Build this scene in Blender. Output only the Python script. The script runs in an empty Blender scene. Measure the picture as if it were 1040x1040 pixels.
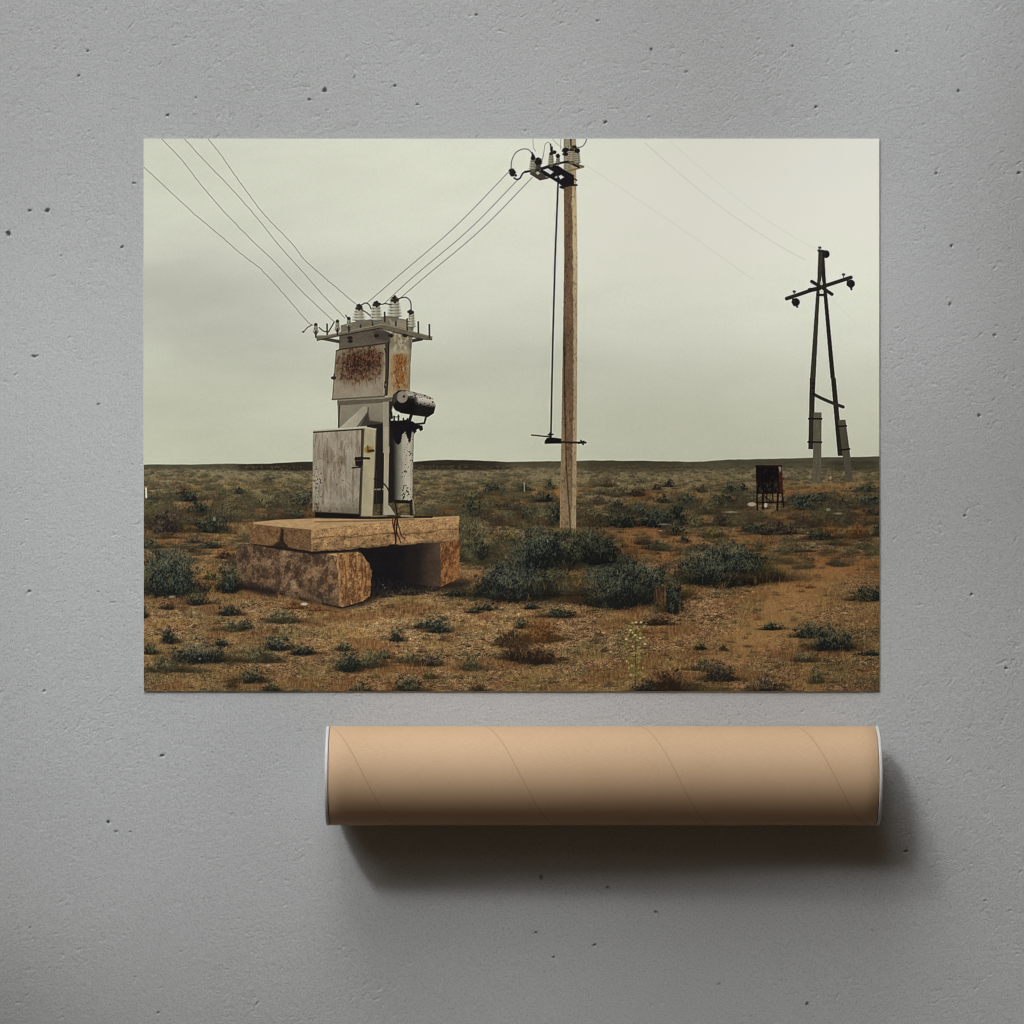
import bpy, math, random
import numpy as np

# ---------------------------------------------------------------- scene, camera, world, lamps
scene = bpy.context.scene
scene.render.engine = 'CYCLES'
scene.view_settings.view_transform = 'Standard'
scene.view_settings.look = 'None'
scene.view_settings.exposure = 0.0
scene.view_settings.gamma = 1.0
scene.view_settings.use_curve_mapping = False
try:
    scene.cycles.use_denoising = True
    scene.cycles.pixel_filter_type = 'BLACKMAN_HARRIS'
    scene.cycles.filter_width = 1.1
except Exception:
    pass
col = scene.collection
MM = 0.001                      # one photograph pixel is one millimetre on the plaster
CAM_H = 4.0

cam_data = bpy.data.cameras.new('camera')
cam = bpy.data.objects.new('camera', cam_data)
cam.location = (0, 0, CAM_H)
cam.rotation_euler = (0, 0, 0)
cam_data.sensor_width = 36.0
cam_data.lens = 36.0 * CAM_H / 1.04
cam_data.clip_end = 100
col.objects.link(cam)
scene.camera = cam

world = bpy.data.worlds.new('World')
scene.world = world
world.use_nodes = True
bg = world.node_tree.nodes['Background']
bg.inputs[0].default_value = (1.28, 0.95, 0.62, 1)
bg.inputs[1].default_value = 0.05


def aim(o, target):
    d = np.array(target) - np.array(o.location)
    from mathutils import Vector
    o.rotation_euler = Vector(d).to_track_quat('-Z', 'Y').to_euler()


def area_lamp(loc, target, size, power, color=(1, 1, 1), spread=180):
    l = bpy.data.lights.new('softbox', 'AREA')
    l.shape = 'DISK'
    l.size = size
    l.energy = power
    l.color = color
    l.spread = math.radians(spread)
    o = bpy.data.objects.new('softbox', l)
    o.location = loc
    aim(o, target)
    col.objects.link(o)
    return o


def unseen_spot(loc, target, radius, power, angle, blend, color=(1, 1, 1)):
    l = bpy.data.lights.new('unseen_spot', 'SPOT')
    l.energy = power
    l.shadow_soft_size = radius
    l.spot_size = math.radians(angle)
    l.spot_blend = blend
    l.color = color
    o = bpy.data.objects.new('unseen_spot', l)
    o.location = loc
    aim(o, target)
    col.objects.link(o)
    return o


# unseen lamps beyond the upper left give the key light; added narrow pools overlap it
def stand(az, el, d, ax, ay):
    """place of a lamp that looks at (ax, ay): azimuth from +y towards -x, elevation, distance"""
    az, el = math.radians(az), math.radians(el)
    return (ax - d * math.cos(el) * math.sin(az), ay + d * math.cos(el) * math.cos(az), d * math.sin(el))


WARM, COOL = (1.0, 0.99, 0.97), (0.975, 0.995, 1.0)
for az, el, power in ((10, 26, 48.0), (35, 26, 11.0)):                  # two broad soft boxes
    area_lamp(stand(az, el, 2.6, 0, 0.1), (0, 0.1, 0), 1.5, power, COOL)
for ax, ay, az, el, power in ((0.0, 0.11, 45, 33, 76.0), (0.0, 0.12, 40, 50, 35.0), (0.1, 0.15, 20, 42, 15.0)):       # wide diffused spots
    unseen_spot(stand(az, el, 2.2, ax, ay), (ax, ay, 0), 0.75, power, 37, 1.0, WARM)
for ax, ay, el, radius, power in ((-0.47, -0.30, 55, 0.18, 78.0), (-0.46, 0.03, 55, 0.18, 78.0), (-0.47, 0.46, 55, 0.12, 12.0),
                                  (0.0, -0.15, 38, 0.50, 390.0), (-0.32, -0.19, 40, 0.40, 470.0), (0.18, -0.20, 36, 0.50, 200.0), (0.37, -0.05, 46, 0.55, 320.0),
                                  (0.55, -0.39, 50, 0.28, 120.0), (0.41, 0.53, 55, 0.10, 58.0), (0.385, 0.25, 55, 0.10, 52.0)):  # narrow accents, added to brighten patches of plaster; no known lamps
    unseen_spot(stand(32, el, 2.2, ax, ay), (ax, ay, 0), radius, power, 9, 1.0, COOL)


def px(x, y):
    """photograph pixel -> metres on the plaster"""
    return ((x - 520) * MM, (520 - y) * MM)


# ---------------------------------------------------------------- noise
def _hash(ix, iy, seed):
    h = (ix.astype(np.int64) * 374761393 + iy.astype(np.int64) * 668265263 + seed * 974634777) & 0xFFFFFFFF
    h = ((h ^ (h >> 13)) * 1274126177) & 0xFFFFFFFF
    h = h ^ (h >> 16)
    return (h & 0xFFFFFF).astype(np.float32) / float(0xFFFFFF)


def vn(x, y, seed):
    """value noise, two turned lattices averaged so that no squares show"""
    a = _vn(0.8 * x + 0.6 * y, -0.6 * x + 0.8 * y, seed)
    b = _vn(0.42 * x - 0.907 * y + 11.3, 0.907 * x + 0.42 * y - 4.7, seed + 5003)
    return np.clip(0.5 + (a + b - 1.0) * 0.74, 0, 1)


def _vn(x, y, seed):
    ix = np.floor(x); iy = np.floor(y)
    fx = (x - ix).astype(np.float32); fy = (y - iy).astype(np.float32)
    fx = fx * fx * (3 - 2 * fx); fy = fy * fy * (3 - 2 * fy)
    a = _hash(ix, iy, seed); b = _hash(ix + 1, iy, seed)
    c = _hash(ix, iy + 1, seed); d = _hash(ix + 1, iy + 1, seed)
    return (a + (b - a) * fx) * (1 - fy) + (c + (d - c) * fx) * fy


def fbm(x, y, seed, octs=4, gain=0.55):
    s = 0; amp = 1; tot = 0
    for k in range(octs):
        s = s + amp * vn(x * 2 ** k + 17.3 * k, y * 2 ** k - 9.1 * k, seed + 31 * k)
        tot += amp; amp *= gain
    return s / tot


def sstep(a, b, x):
    t = np.clip((x - a) / (b - a), 0, 1)
    return t * t * (3 - 2 * t)


# ---------------------------------------------------------------- the picture printed on the poster
#PAINT_BEGIN
X0, Y0, PW, PH = 146.0, 141.0, 747.0, 561.0
SKY, GROUND, KIOSK, SLABS, POLE, FARPOLE, STAND, WIRES, BUSHES = range(9)


class Print:
    def __init__(s, S):
        s.S = S
        s.w = int(round(PW * S)) + 1
        s.h = int(round(PH * S)) + 1
        xs = X0 + np.linspace(0, PW, s.w, dtype=np.float32)
        ys = Y0 + np.linspace(0, PH, s.h, dtype=np.float32)
        s.X, s.Y = np.meshgrid(xs, ys)
        s.C = np.zeros((s.h, s.w, 3), np.float32)
        s.ID = np.zeros((s.h, s.w), np.uint8)

    def win(s, x0, y0, x1, y1):
        i0 = max(0, int((y0 - Y0) * s.S) - 1); i1 = min(s.h, int((y1 - Y0) * s.S) + 3)
        j0 = max(0, int((x0 - X0) * s.S) - 1); j1 = min(s.w, int((x1 - X0) * s.S) + 3)
        if i1 <= i0 or j1 <= j0:
            return None
        return (slice(i0, i1), slice(j0, j1))

    def put(s, sl, a, c, pid=None, mode='mix'):
        a3 = a[..., None]
        dst = s.C[sl]
        if callable(c):
            c = c(s.X[sl], s.Y[sl])
        c = np.asarray(c, np.float32)
        if mode == 'mul':
            dst *= 1 - a3 * (1 - c / 255.0)
        elif mode == 'add':
            dst += a3 * c
        else:
            dst += a3 * (c - dst)
        if pid is not None:
            m = a > 0.5
            s.ID[sl][m] = pid

    def poly(s, pts, c, soft=1.0, alpha=1.0, pid=None, rough=0.0, rs=3.0, mode='mix', seed=5):
        P = np.array(pts, np.float32)
        pad = soft + rough + 1
        sl = s.win(P[:, 0].min() - pad, P[:, 1].min() - pad, P[:, 0].max() + pad, P[:, 1].max() + pad)
        if sl is None:
            return
        x, y = s.X[sl], s.Y[sl]
        d2 = np.full(x.shape, 1e9, np.float32); ins = np.zeros(x.shape, bool)
        n = len(P)
        for k in range(n):
            ax, ay = P[k]; bx, by = P[(k + 1) % n]
            ex, ey = bx - ax, by - ay
            L = ex * ex + ey * ey + 1e-9
            t = np.clip(((x - ax) * ex + (y - ay) * ey) / L, 0, 1)
            d2 = np.minimum(d2, (x - ax - t * ex) ** 2 + (y - ay - t * ey) ** 2)
            if abs(ey) > 1e-6:
                cr = ((ay > y) != (by > y)) & (x < ex * (y - ay) / ey + ax)
                ins ^= cr
        d = np.sqrt(d2); d = np.where(ins, -d, d)
        if rough:
            d = d + (fbm(x / rs, y / rs, seed, 3) - 0.5) * 2 * rough
        a = np.clip(0.5 - d / soft, 0, 1) * alpha
        s.put(sl, a, c, pid, mode)

    def line(s, pts, w, c, alpha=1.0, soft=1.0, pid=None, w2=None, mode='mix'):
        P = np.array(pts, np.float32)
        if w2 is None:
            w2 = w
        pad = max(w, w2) / 2 + soft + 1
        n = len(P) - 1
        # draw in one pass over the bounding box for short lines, per piece for long ones
        sl = s.win(P[:, 0].min() - pad, P[:, 1].min() - pad, P[:, 0].max() + pad, P[:, 1].max() + pad)
        if sl is None:
            return
        x, y = s.X[sl], s.Y[sl]
        a = np.zeros(x.shape, np.float32)
        for k in range(n):
            ax, ay = P[k]; bx, by = P[k + 1]
            i0 = (min(ay, by) - pad); i1 = (max(ay, by) + pad)
            r0 = max(0, int((i0 - y[0, 0]) * s.S)); r1 = max(0, int((i1 - y[0, 0]) * s.S) + 2)
            q0 = max(0, int((min(ax, bx) - pad - x[0, 0]) * s.S)); q1 = max(0, int((max(ax, bx) + pad - x[0, 0]) * s.S) + 2)
            if r1 <= r0 or q1 <= q0:
                continue
            xx = x[r0:r1, q0:q1]; yy = y[r0:r1, q0:q1]
            if xx.size == 0:
                continue
            ex, ey = bx - ax, by - ay
            L = ex * ex + ey * ey + 1e-9
            t = np.clip(((xx - ax) * ex + (yy - ay) * ey) / L, 0, 1)
            d = np.sqrt((xx - ax - t * ex) ** 2 + (yy - ay - t * ey) ** 2)
            ww = w + (w2 - w) * ((k + t) / n)
            aa = np.clip((ww / 2 - d) / soft + 0.5, 0, 1) * np.minimum(1, ww / soft * 1.0 + 0.15)
            a[r0:r1, q0:q1] = np.maximum(a[r0:r1, q0:q1], aa)
        s.put(sl, a * alpha, c, pid, mode)

    def ell(s, cx, cy, rx, ry, c, soft=1.0, alpha=1.0, ang=0.0, pid=None, rough=0, rs=3.0, mode='mix', seed=9):
        R = max(rx, ry) * (1 + rough) + soft + 1
        sl = s.win(cx - R, cy - R, cx + R, cy + R)
        if sl is None:
            return
        x, y = s.X[sl] - cx, s.Y[sl] - cy
        ca, sa = math.cos(ang), math.sin(ang)
        u = (x * ca + y * sa) / rx; v = (-x * sa + y * ca) / ry
        r = np.sqrt(u * u + v * v)
        if rough:
            r = r + (fbm(s.X[sl] / rs, s.Y[sl] / rs, seed, 3) - 0.5) * 2 * rough
        a = np.clip(0.5 + (1 - r) * min(rx, ry) / soft, 0, 1) * alpha
        s.put(sl, a, c, pid, mode)


def mixc(a, b, t):
    a = np.asarray(a, np.float32); b = np.asarray(b, np.float32)
    return a + (b - a) * np.asarray(t)[..., None]


def smooth_pts(pts, n=6):
    """Catmull-Rom through the points"""
    P = np.array(pts, float)
    P = np.vstack([2 * P[0] - P[1], P, 2 * P[-1] - P[-2]])
    out = []
    for k in range(1, len(P) - 2):
        p0, p1, p2, p3 = P[k - 1:k + 3]
        for t in np.linspace(0, 1, n, endpoint=False):
            out.append(0.5 * (2 * p1 + (p2 - p0) * t + (2 * p0 - 5 * p1 + 4 * p2 - p3) * t * t + (3 * p1 - p0 - 3 * p2 + p3) * t ** 3))
    out.append(P[-2])
    return np.array(out)


def cr(ox, oy, k):
    return lambda pts: [(ox + x / k, oy + y / k) for x, y in pts]


A = cr(300, 280, 5.778)
B = cr(300, 420, 5.2)
P4 = cr(220, 490, 4.0)
Q = cr(500, 141, 8.667)
R6 = cr(520, 400, 6.5)
T = cr(740, 230, 6.753)
U = cr(740, 384, 6.753)
W5 = cr(146, 141, 5.2)


def horizon(x):
    return np.interp(x, [146, 190, 235, 250, 275, 300, 318, 420, 445, 470, 490, 515, 522, 560, 600, 650, 700, 715, 740, 760, 800, 850, 893],
                        [472, 471.8, 471.3, 471.2, 471.0, 469.4, 468.9, 469.3, 467.6, 467.3, 468.2, 469.3, 468.9, 468.8, 468.0, 468.4, 469.2, 468.8, 467.0, 466.6, 465.9, 464.6, 464.2])


def paint_sky(p):
    x, y = p.X, p.Y
    h = (y - 141) / 330.0
    u = (x - 146) / 747.0
    # broad tones: bright upper right, a grey bank lower left, a pale strip over the horizon
    bright = np.interp(h.ravel(), [0, 0.2, 0.4, 0.6, 0.75, 0.88, 1.0], [225, 226, 223, 217, 209, 202, 198]).reshape(h.shape)
    bright = bright + 5 * sstep(.35, .9, u) - 17 * (1 - sstep(0.0, 0.55, u)) * (1 - 0.35 * sstep(0.75, 1.0, h))
    warp = (fbm(x / 120, y / 60, 3, 3) - 0.5) * 0.20
    bank = np.exp(-(((h + warp) - 0.46) / 0.15) ** 2) * np.exp(-((u - 0.05) / 0.24) ** 2)
    bank2 = np.exp(-(((h + warp * 0.6) - 0.72) / 0.08) ** 2) * np.exp(-((u - 0.40) / 0.30) ** 2)
    bank3 = np.exp(-(((h + warp * 0.5) - 0.83) / 0.10) ** 2) * np.exp(-((u - 0.72) / 0.25) ** 2)
    bank4 = np.exp(-(((h + warp * 0.6) - 0.62) / 0.07) ** 2) * np.exp(-((u - 0.15) / 0.2) ** 2)
    v = bright - 20 * bank - 11 * bank2 - 6 * bank3 - 8 * bank4
    v = v + (fbm(x / 150 + y / 300, y / 42, 11, 4) - 0.5) * 15 * (1.15 - .5 * u) + (fbm(x / 30, y / 12, 12, 3) - 0.5) * 2
    v = v + (vn(x / 1.3, y / 1.3, 13) - 0.5) * 1.6
    tint = np.stack([v, v + 2.2 - 2 * bank, v - 14 - 5 * sstep(0.6, 1.0, h) + 3 * bank], -1)
    p.C[:] = tint
    p.ID[:] = SKY


def gcoord(x, y):
    d = np.maximum(y - 464.0, 3.0)
    return (x - 520) * 1.6 / d, 1.6 * 560 / d, d / 1.6      # metres across, metres away, pixels per metre


def paint_ground(p):
    i0 = int((462 - Y0) * p.S)
    sl = (slice(i0, p.h), slice(0, p.w))
    x, y = p.X[sl], p.Y[sl]
    gx, gz, ppm = gcoord(x, y)
    keys = [464, 470, 474, 480, 490, 505, 525, 550, 580, 620, 660, 702]
    rgb = np.array([[80, 75, 58], [92, 86, 66], [106, 98, 73], [124, 113, 82], [134, 119, 84], [134, 116, 79], [130, 108, 71], [132, 104, 68], [135, 103, 65], [137, 103, 65], [134, 100, 62], [130, 96, 59]], np.float32)
    base = np.stack([np.interp(y.ravel(), keys, rgb[:, k]).reshape(y.shape) for k in range(3)], -1)
    near = sstep(476, 530, y)
    # warm soil against dull grass, in ground coordinates so that it foreshortens
    f1 = fbm(gx / 1.1, gz / 1.4, 21, 4)
    f2 = fbm(gx / 0.35, gz / 0.5, 22, 4)
    f3 = fbm(x / 60, y / 10, 23, 4)
    soil = sstep(0.40, 0.66, f1 * 0.6 + f3 * 0.4)
    right = sstep(420, 800, x) * sstep(520, 570, y)
    warm = np.array([150, 110, 66], np.float32)
    dull = np.array([98, 84, 52], np.float32)
    red = np.array([142, 92, 58], np.float32)
    c = mixc(base, warm, soil * 0.36 * near)
    c = mixc(c, dull, sstep(0.52, 0.75, 1 - f1) * 0.55 * near)
    c = mixc(c, red, right * 0.24 * sstep(0.35, 0.6, f2))
    olive = np.array([92, 88, 56], np.float32)
    c = mixc(c, olive, sstep(0.5, 0.68, fbm(x / 45, y / 14, 24, 4)) * 0.35 * sstep(474, 500, y))
    # grain of stones, clods and straw
    g1 = fbm(x / 4.5, y / 2.6, 31, 3) - 0.5
    g2 = vn(x / 1.5, y / 1.1, 32) - 0.5
    g3 = vn(x / 2.6, y / 1.6, 33)
    amp = sstep(470, 640, y)
    c = c + (g1 * (34 + 34 * amp) + g2 * (16 + 22 * amp))[..., None] * np.array([1.0, 0.86, 0.62], np.float32)
    lightgrain = sstep(0.76, 0.93, g3) * sstep(0.42, 0.62, f2) * amp
    c = c + lightgrain[..., None] * np.array([34, 31, 24], np.float32)
    darkgrain = sstep(0.70, 0.92, vn(x / 3.4, y / 1.5, 34)) * sstep(0.45, 0.6, 1 - f2) * amp
    c = c * (1 - 0.34 * darkgrain[..., None])
    c = c * (1 - 0.05 * sstep(650, 702, y) - 0.10 * sstep(700, 893, x) * sstep(520, 640, y))[..., None]
    # pale trampled patches
    for (cx, cy, rx, ry, k) in [(400, 640, 130, 30, 22), (800, 605, 55, 26, 14), (300, 690, 90, 16, 12), (180, 640, 45, 25, 8), (760, 622, 60, 14, 8), (560, 650, 60, 20, 8)]:
        m = np.exp(-((x - cx) / rx) ** 2 - ((y - cy) / ry) ** 2) * (0.45 + fbm(x / 14, y / 5, 41, 3))
        c = c + (m * k)[..., None] * np.array([1, 0.85, 0.55], np.float32)
    gr = vn(x / .85, y / .8, 35) - .5
    c = c + (gr * (20 + 32 * amp))[..., None] * np.array([1, .9, .72], np.float32)
    sl_dark = sstep(.66, .86, fbm(x / 5.0, y / 1.25, 36, 2)) * sstep(.44, .58, fbm(x / 26, y / 9, 37, 3))
    c = c * (1 - .42 * sl_dark * sstep(474, 486, y))[..., None]
    c = mixc(c, c.mean(-1, keepdims=True) * np.array([1.06, 1.0, .90], np.float32), np.full(y.shape, .36, np.float32))
    # dry grass: straw and grey-olive patches with upright streaks
    for sd, cc, k, lo in ((38, (136, 110, 68), .50, .50), (39, (104, 92, 60), .42, .54), (40, (108, 76, 48), .50, .52)):
        big = 26 + 30 * amp
        gm = sstep(lo, lo + .14, fbm(x / 34, y / 11, sd, 4)) * sstep(478, 500, y)
        st = fbm(x / 1.2, y / 3.6, sd + 100, 2) - .5
        c = mixc(c, np.array(cc, np.float32) + (st * 84)[..., None] * np.array([1, .95, .72], np.float32), gm * k)
    # the worn track at the right
    tx = np.interp(y.ravel(), [545, 575, 600, 640, 702], [905, 850, 815, 775, 720]).reshape(y.shape)
    tr = np.exp(-((x - tx) / (14 + (y - 540) * .22)) ** 2) * sstep(548, 580, y) * (1 - sstep(650, 700, y))
    c = mixc(c, (164, 128, 84), tr * .55)
    hz = horizon(x) + (fbm(x / 14, x * 0 + 3.3, 59, 3) - .5) * .9
    a = np.clip((y - hz) / 1.5 + 0.5, 0, 1)
    p.put(sl, a, c, GROUND)
    # dark low hills along the horizon
    def hill(x0, x1, top, bot, cc, al, seed):
        m = sstep(x0, x0 + 14, x) * (1 - sstep(x1 - 14, x1, x))
        yy = bot + (fbm(x / 17, y * 0 + seed, seed, 3) - 0.5) * 2.4
        aa = m * np.clip((y - hz) / 1.1 + 0.5, 0, 1) * (1 - sstep(-1.6, 1.2, y - yy)) * al
        cc = np.asarray(cc, np.float32) + ((fbm(x / 9, y / 2.5, seed + 3, 3) - 0.5) * 22)[..., None]
        p.put(sl, aa, cc, None)
    hill(130, 262, 0, 476.5, (78, 74, 57), 0.7, 51)
    hill(236, 330, 0, 478.5, (46, 41, 31), 0.92, 52)
    hill(410, 526, 0, 477.5, (50, 42, 32), 0.92, 53)
    hill(500, 700, 0, 474.6, (82, 74, 57), 0.8, 54)
    hill(600, 900, 0, 475.5, (80, 76, 59), 0.75, 55)
    hill(590, 700, 0, 479.5, (66, 59, 44), 0.5, 56)
    hill(836, 900, 0, 479.0, (64, 60, 46), 0.6, 57)
    hill(700, 900, 0, 468.5, (92, 88, 70), 0.6, 58)


rnd = random.Random(4)


def shrub(p, cx, base, w, h, tone='g', dens=1.0, shadow=0.55, seed=None, lean=0.0, pid=BUSHES, fade=0.0):
    """one bush: ragged dome of radiating twigs, lit from above, dark at its foot"""
    seed = rnd.randrange(10000) if seed is None else seed
    pal = {'g': ((26, 27, 22), (74, 76, 58), (130, 129, 97)),
           'd': ((18, 20, 19), (54, 58, 47), (106, 109, 86)),
           'b': ((20, 23, 22), (67, 72, 61), (124, 129, 108)),
           'k': ((50, 46, 33), (98, 94, 67), (142, 136, 98)),
           'y': ((52, 48, 26), (102, 94, 52), (152, 142, 86)),
           'o': ((70, 46, 24), (118, 84, 46), (158, 120, 74)),
           'r': ((34, 24, 18), (76, 57, 40), (122, 96, 66)),
           'p': ((30, 25, 24), (70, 61, 52), (112, 103, 86))}[tone]
    pal = [np.array(c, np.float32) for c in pal]
    if shadow > 0:
        p.ell(cx + 0.06 * w, base - 0.05 * h, 0.58 * w, max(0.9, 0.20 * h), (44, 32, 24), soft=max(1.2, 0.25 * h), alpha=shadow, rough=0.2, rs=max(2, w * 0.15), mode='mul', seed=seed)
    sl = p.win(cx - w * 0.75, base - h * 1.35, cx + w * 0.75, base + h * 0.2 + 1)
    if sl is None:
        return
    x, y = p.X[sl], p.Y[sl]
    v = (base - y) / h
    u = (x - cx - lean * np.maximum(v, 0) * w) / (w * 0.5)
    ang = np.arctan2(u, np.maximum(v + 0.35, 0.02))
    r = 1.14 * np.sqrt(u * u + np.maximum(v, 0) ** 2 + (np.minimum(v, 0) * 6.0) ** 2)
    lump = fbm(x / max(2.2, w * 0.16), y / max(1.8, h * 0.20), seed, 3) - 0.5
    tw = 0.55 * (fbm(ang * max(3.0, w / 5.0) + 40, r * max(1.6, h / 7.0), seed + 1, 2) - 0.5) + 0.55 * (vn(x / 1.5, y / 1.9, seed + 6) - 0.5)
    fine = vn(x / 1.05, y / 1.35, seed + 2) - 0.5
    mid = vn(x / 2.1, y / 2.4, seed + 3) - 0.5
    edge = r + lump * 1.05 + tw * 0.50 + fine * (0.34 + 1.2 / max(w, 4))
    soft = 0.46 + 1.3 / max(h, 3)
    a = np.clip((1.0 - edge) / soft + 0.5, 0, 1)
    holes = sstep(0.60, 0.85, vn(x / 2.4, y / 1.8, seed + 4)) * sstep(0.45, 0.95, r)
    a = a * (1 - 0.75 * holes) * dens
    lit = -0.03 + 0.56 * np.clip(v, 0, 1.1) + 0.85 * lump + 0.40 * tw + 0.34 * mid + 0.55 * fine - 0.08 * u
    lit = np.clip(lit, 0, 1)
    c = np.where((lit < 0.45)[..., None], mixc(pal[0], pal[1], np.clip(lit / 0.45, 0, 1)), mixc(pal[1], pal[2], np.clip((lit - 0.45) / 0.55, 0, 1)))
    if fade:
        c = c * (1 - fade) + np.array([112, 106, 80], np.float32) * fade
    p.put(sl, a, c, pid)
    if w > 13 and dens > 0.9:
        r = random.Random(seed)
        for _ in range(int(w * h * 0.13) + 8):
            q = r.uniform(-0.9, 0.9); vv = r.random() * math.sqrt(max(0, 1 - q * q)) * 0.95
            x0 = cx + q * w * 0.5; y0 = base - vv * h
            L = r.uniform(0.8, 3.0) * min(1.25, max(.6, h / 26)); an = q * 0.7 + r.gauss(0, .75)
            k = 0.35 + 0.75 * vv + r.gauss(0, .22)
            cc = pal[1] + (pal[2] - pal[1]) * min(1.1, max(-.6, k)) if r.random() < .72 else pal[0] * 1.15
            if fade:
                cc = cc * (1 - fade) + np.array([112, 106, 80]) * fade
            p.line([(x0, y0), (x0 + L * math.sin(an), y0 - L * math.cos(an))], .75, cc, alpha=r.uniform(.22, .6) * (0.55 if vv < .3 else 1))


def dots(p, n, x0, x1, y0, y1, c, r=(0.5, 1.1), alpha=0.9, seed=1):
    rr = random.Random(seed)
    for _ in range(n):
        q = rr.uniform(*r)
        p.ell(rr.uniform(x0, x1), rr.uniform(y0, y1), q * rr.uniform(1, 1.8), q, c, soft=1.0, alpha=alpha * rr.uniform(0.5, 1))


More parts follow.
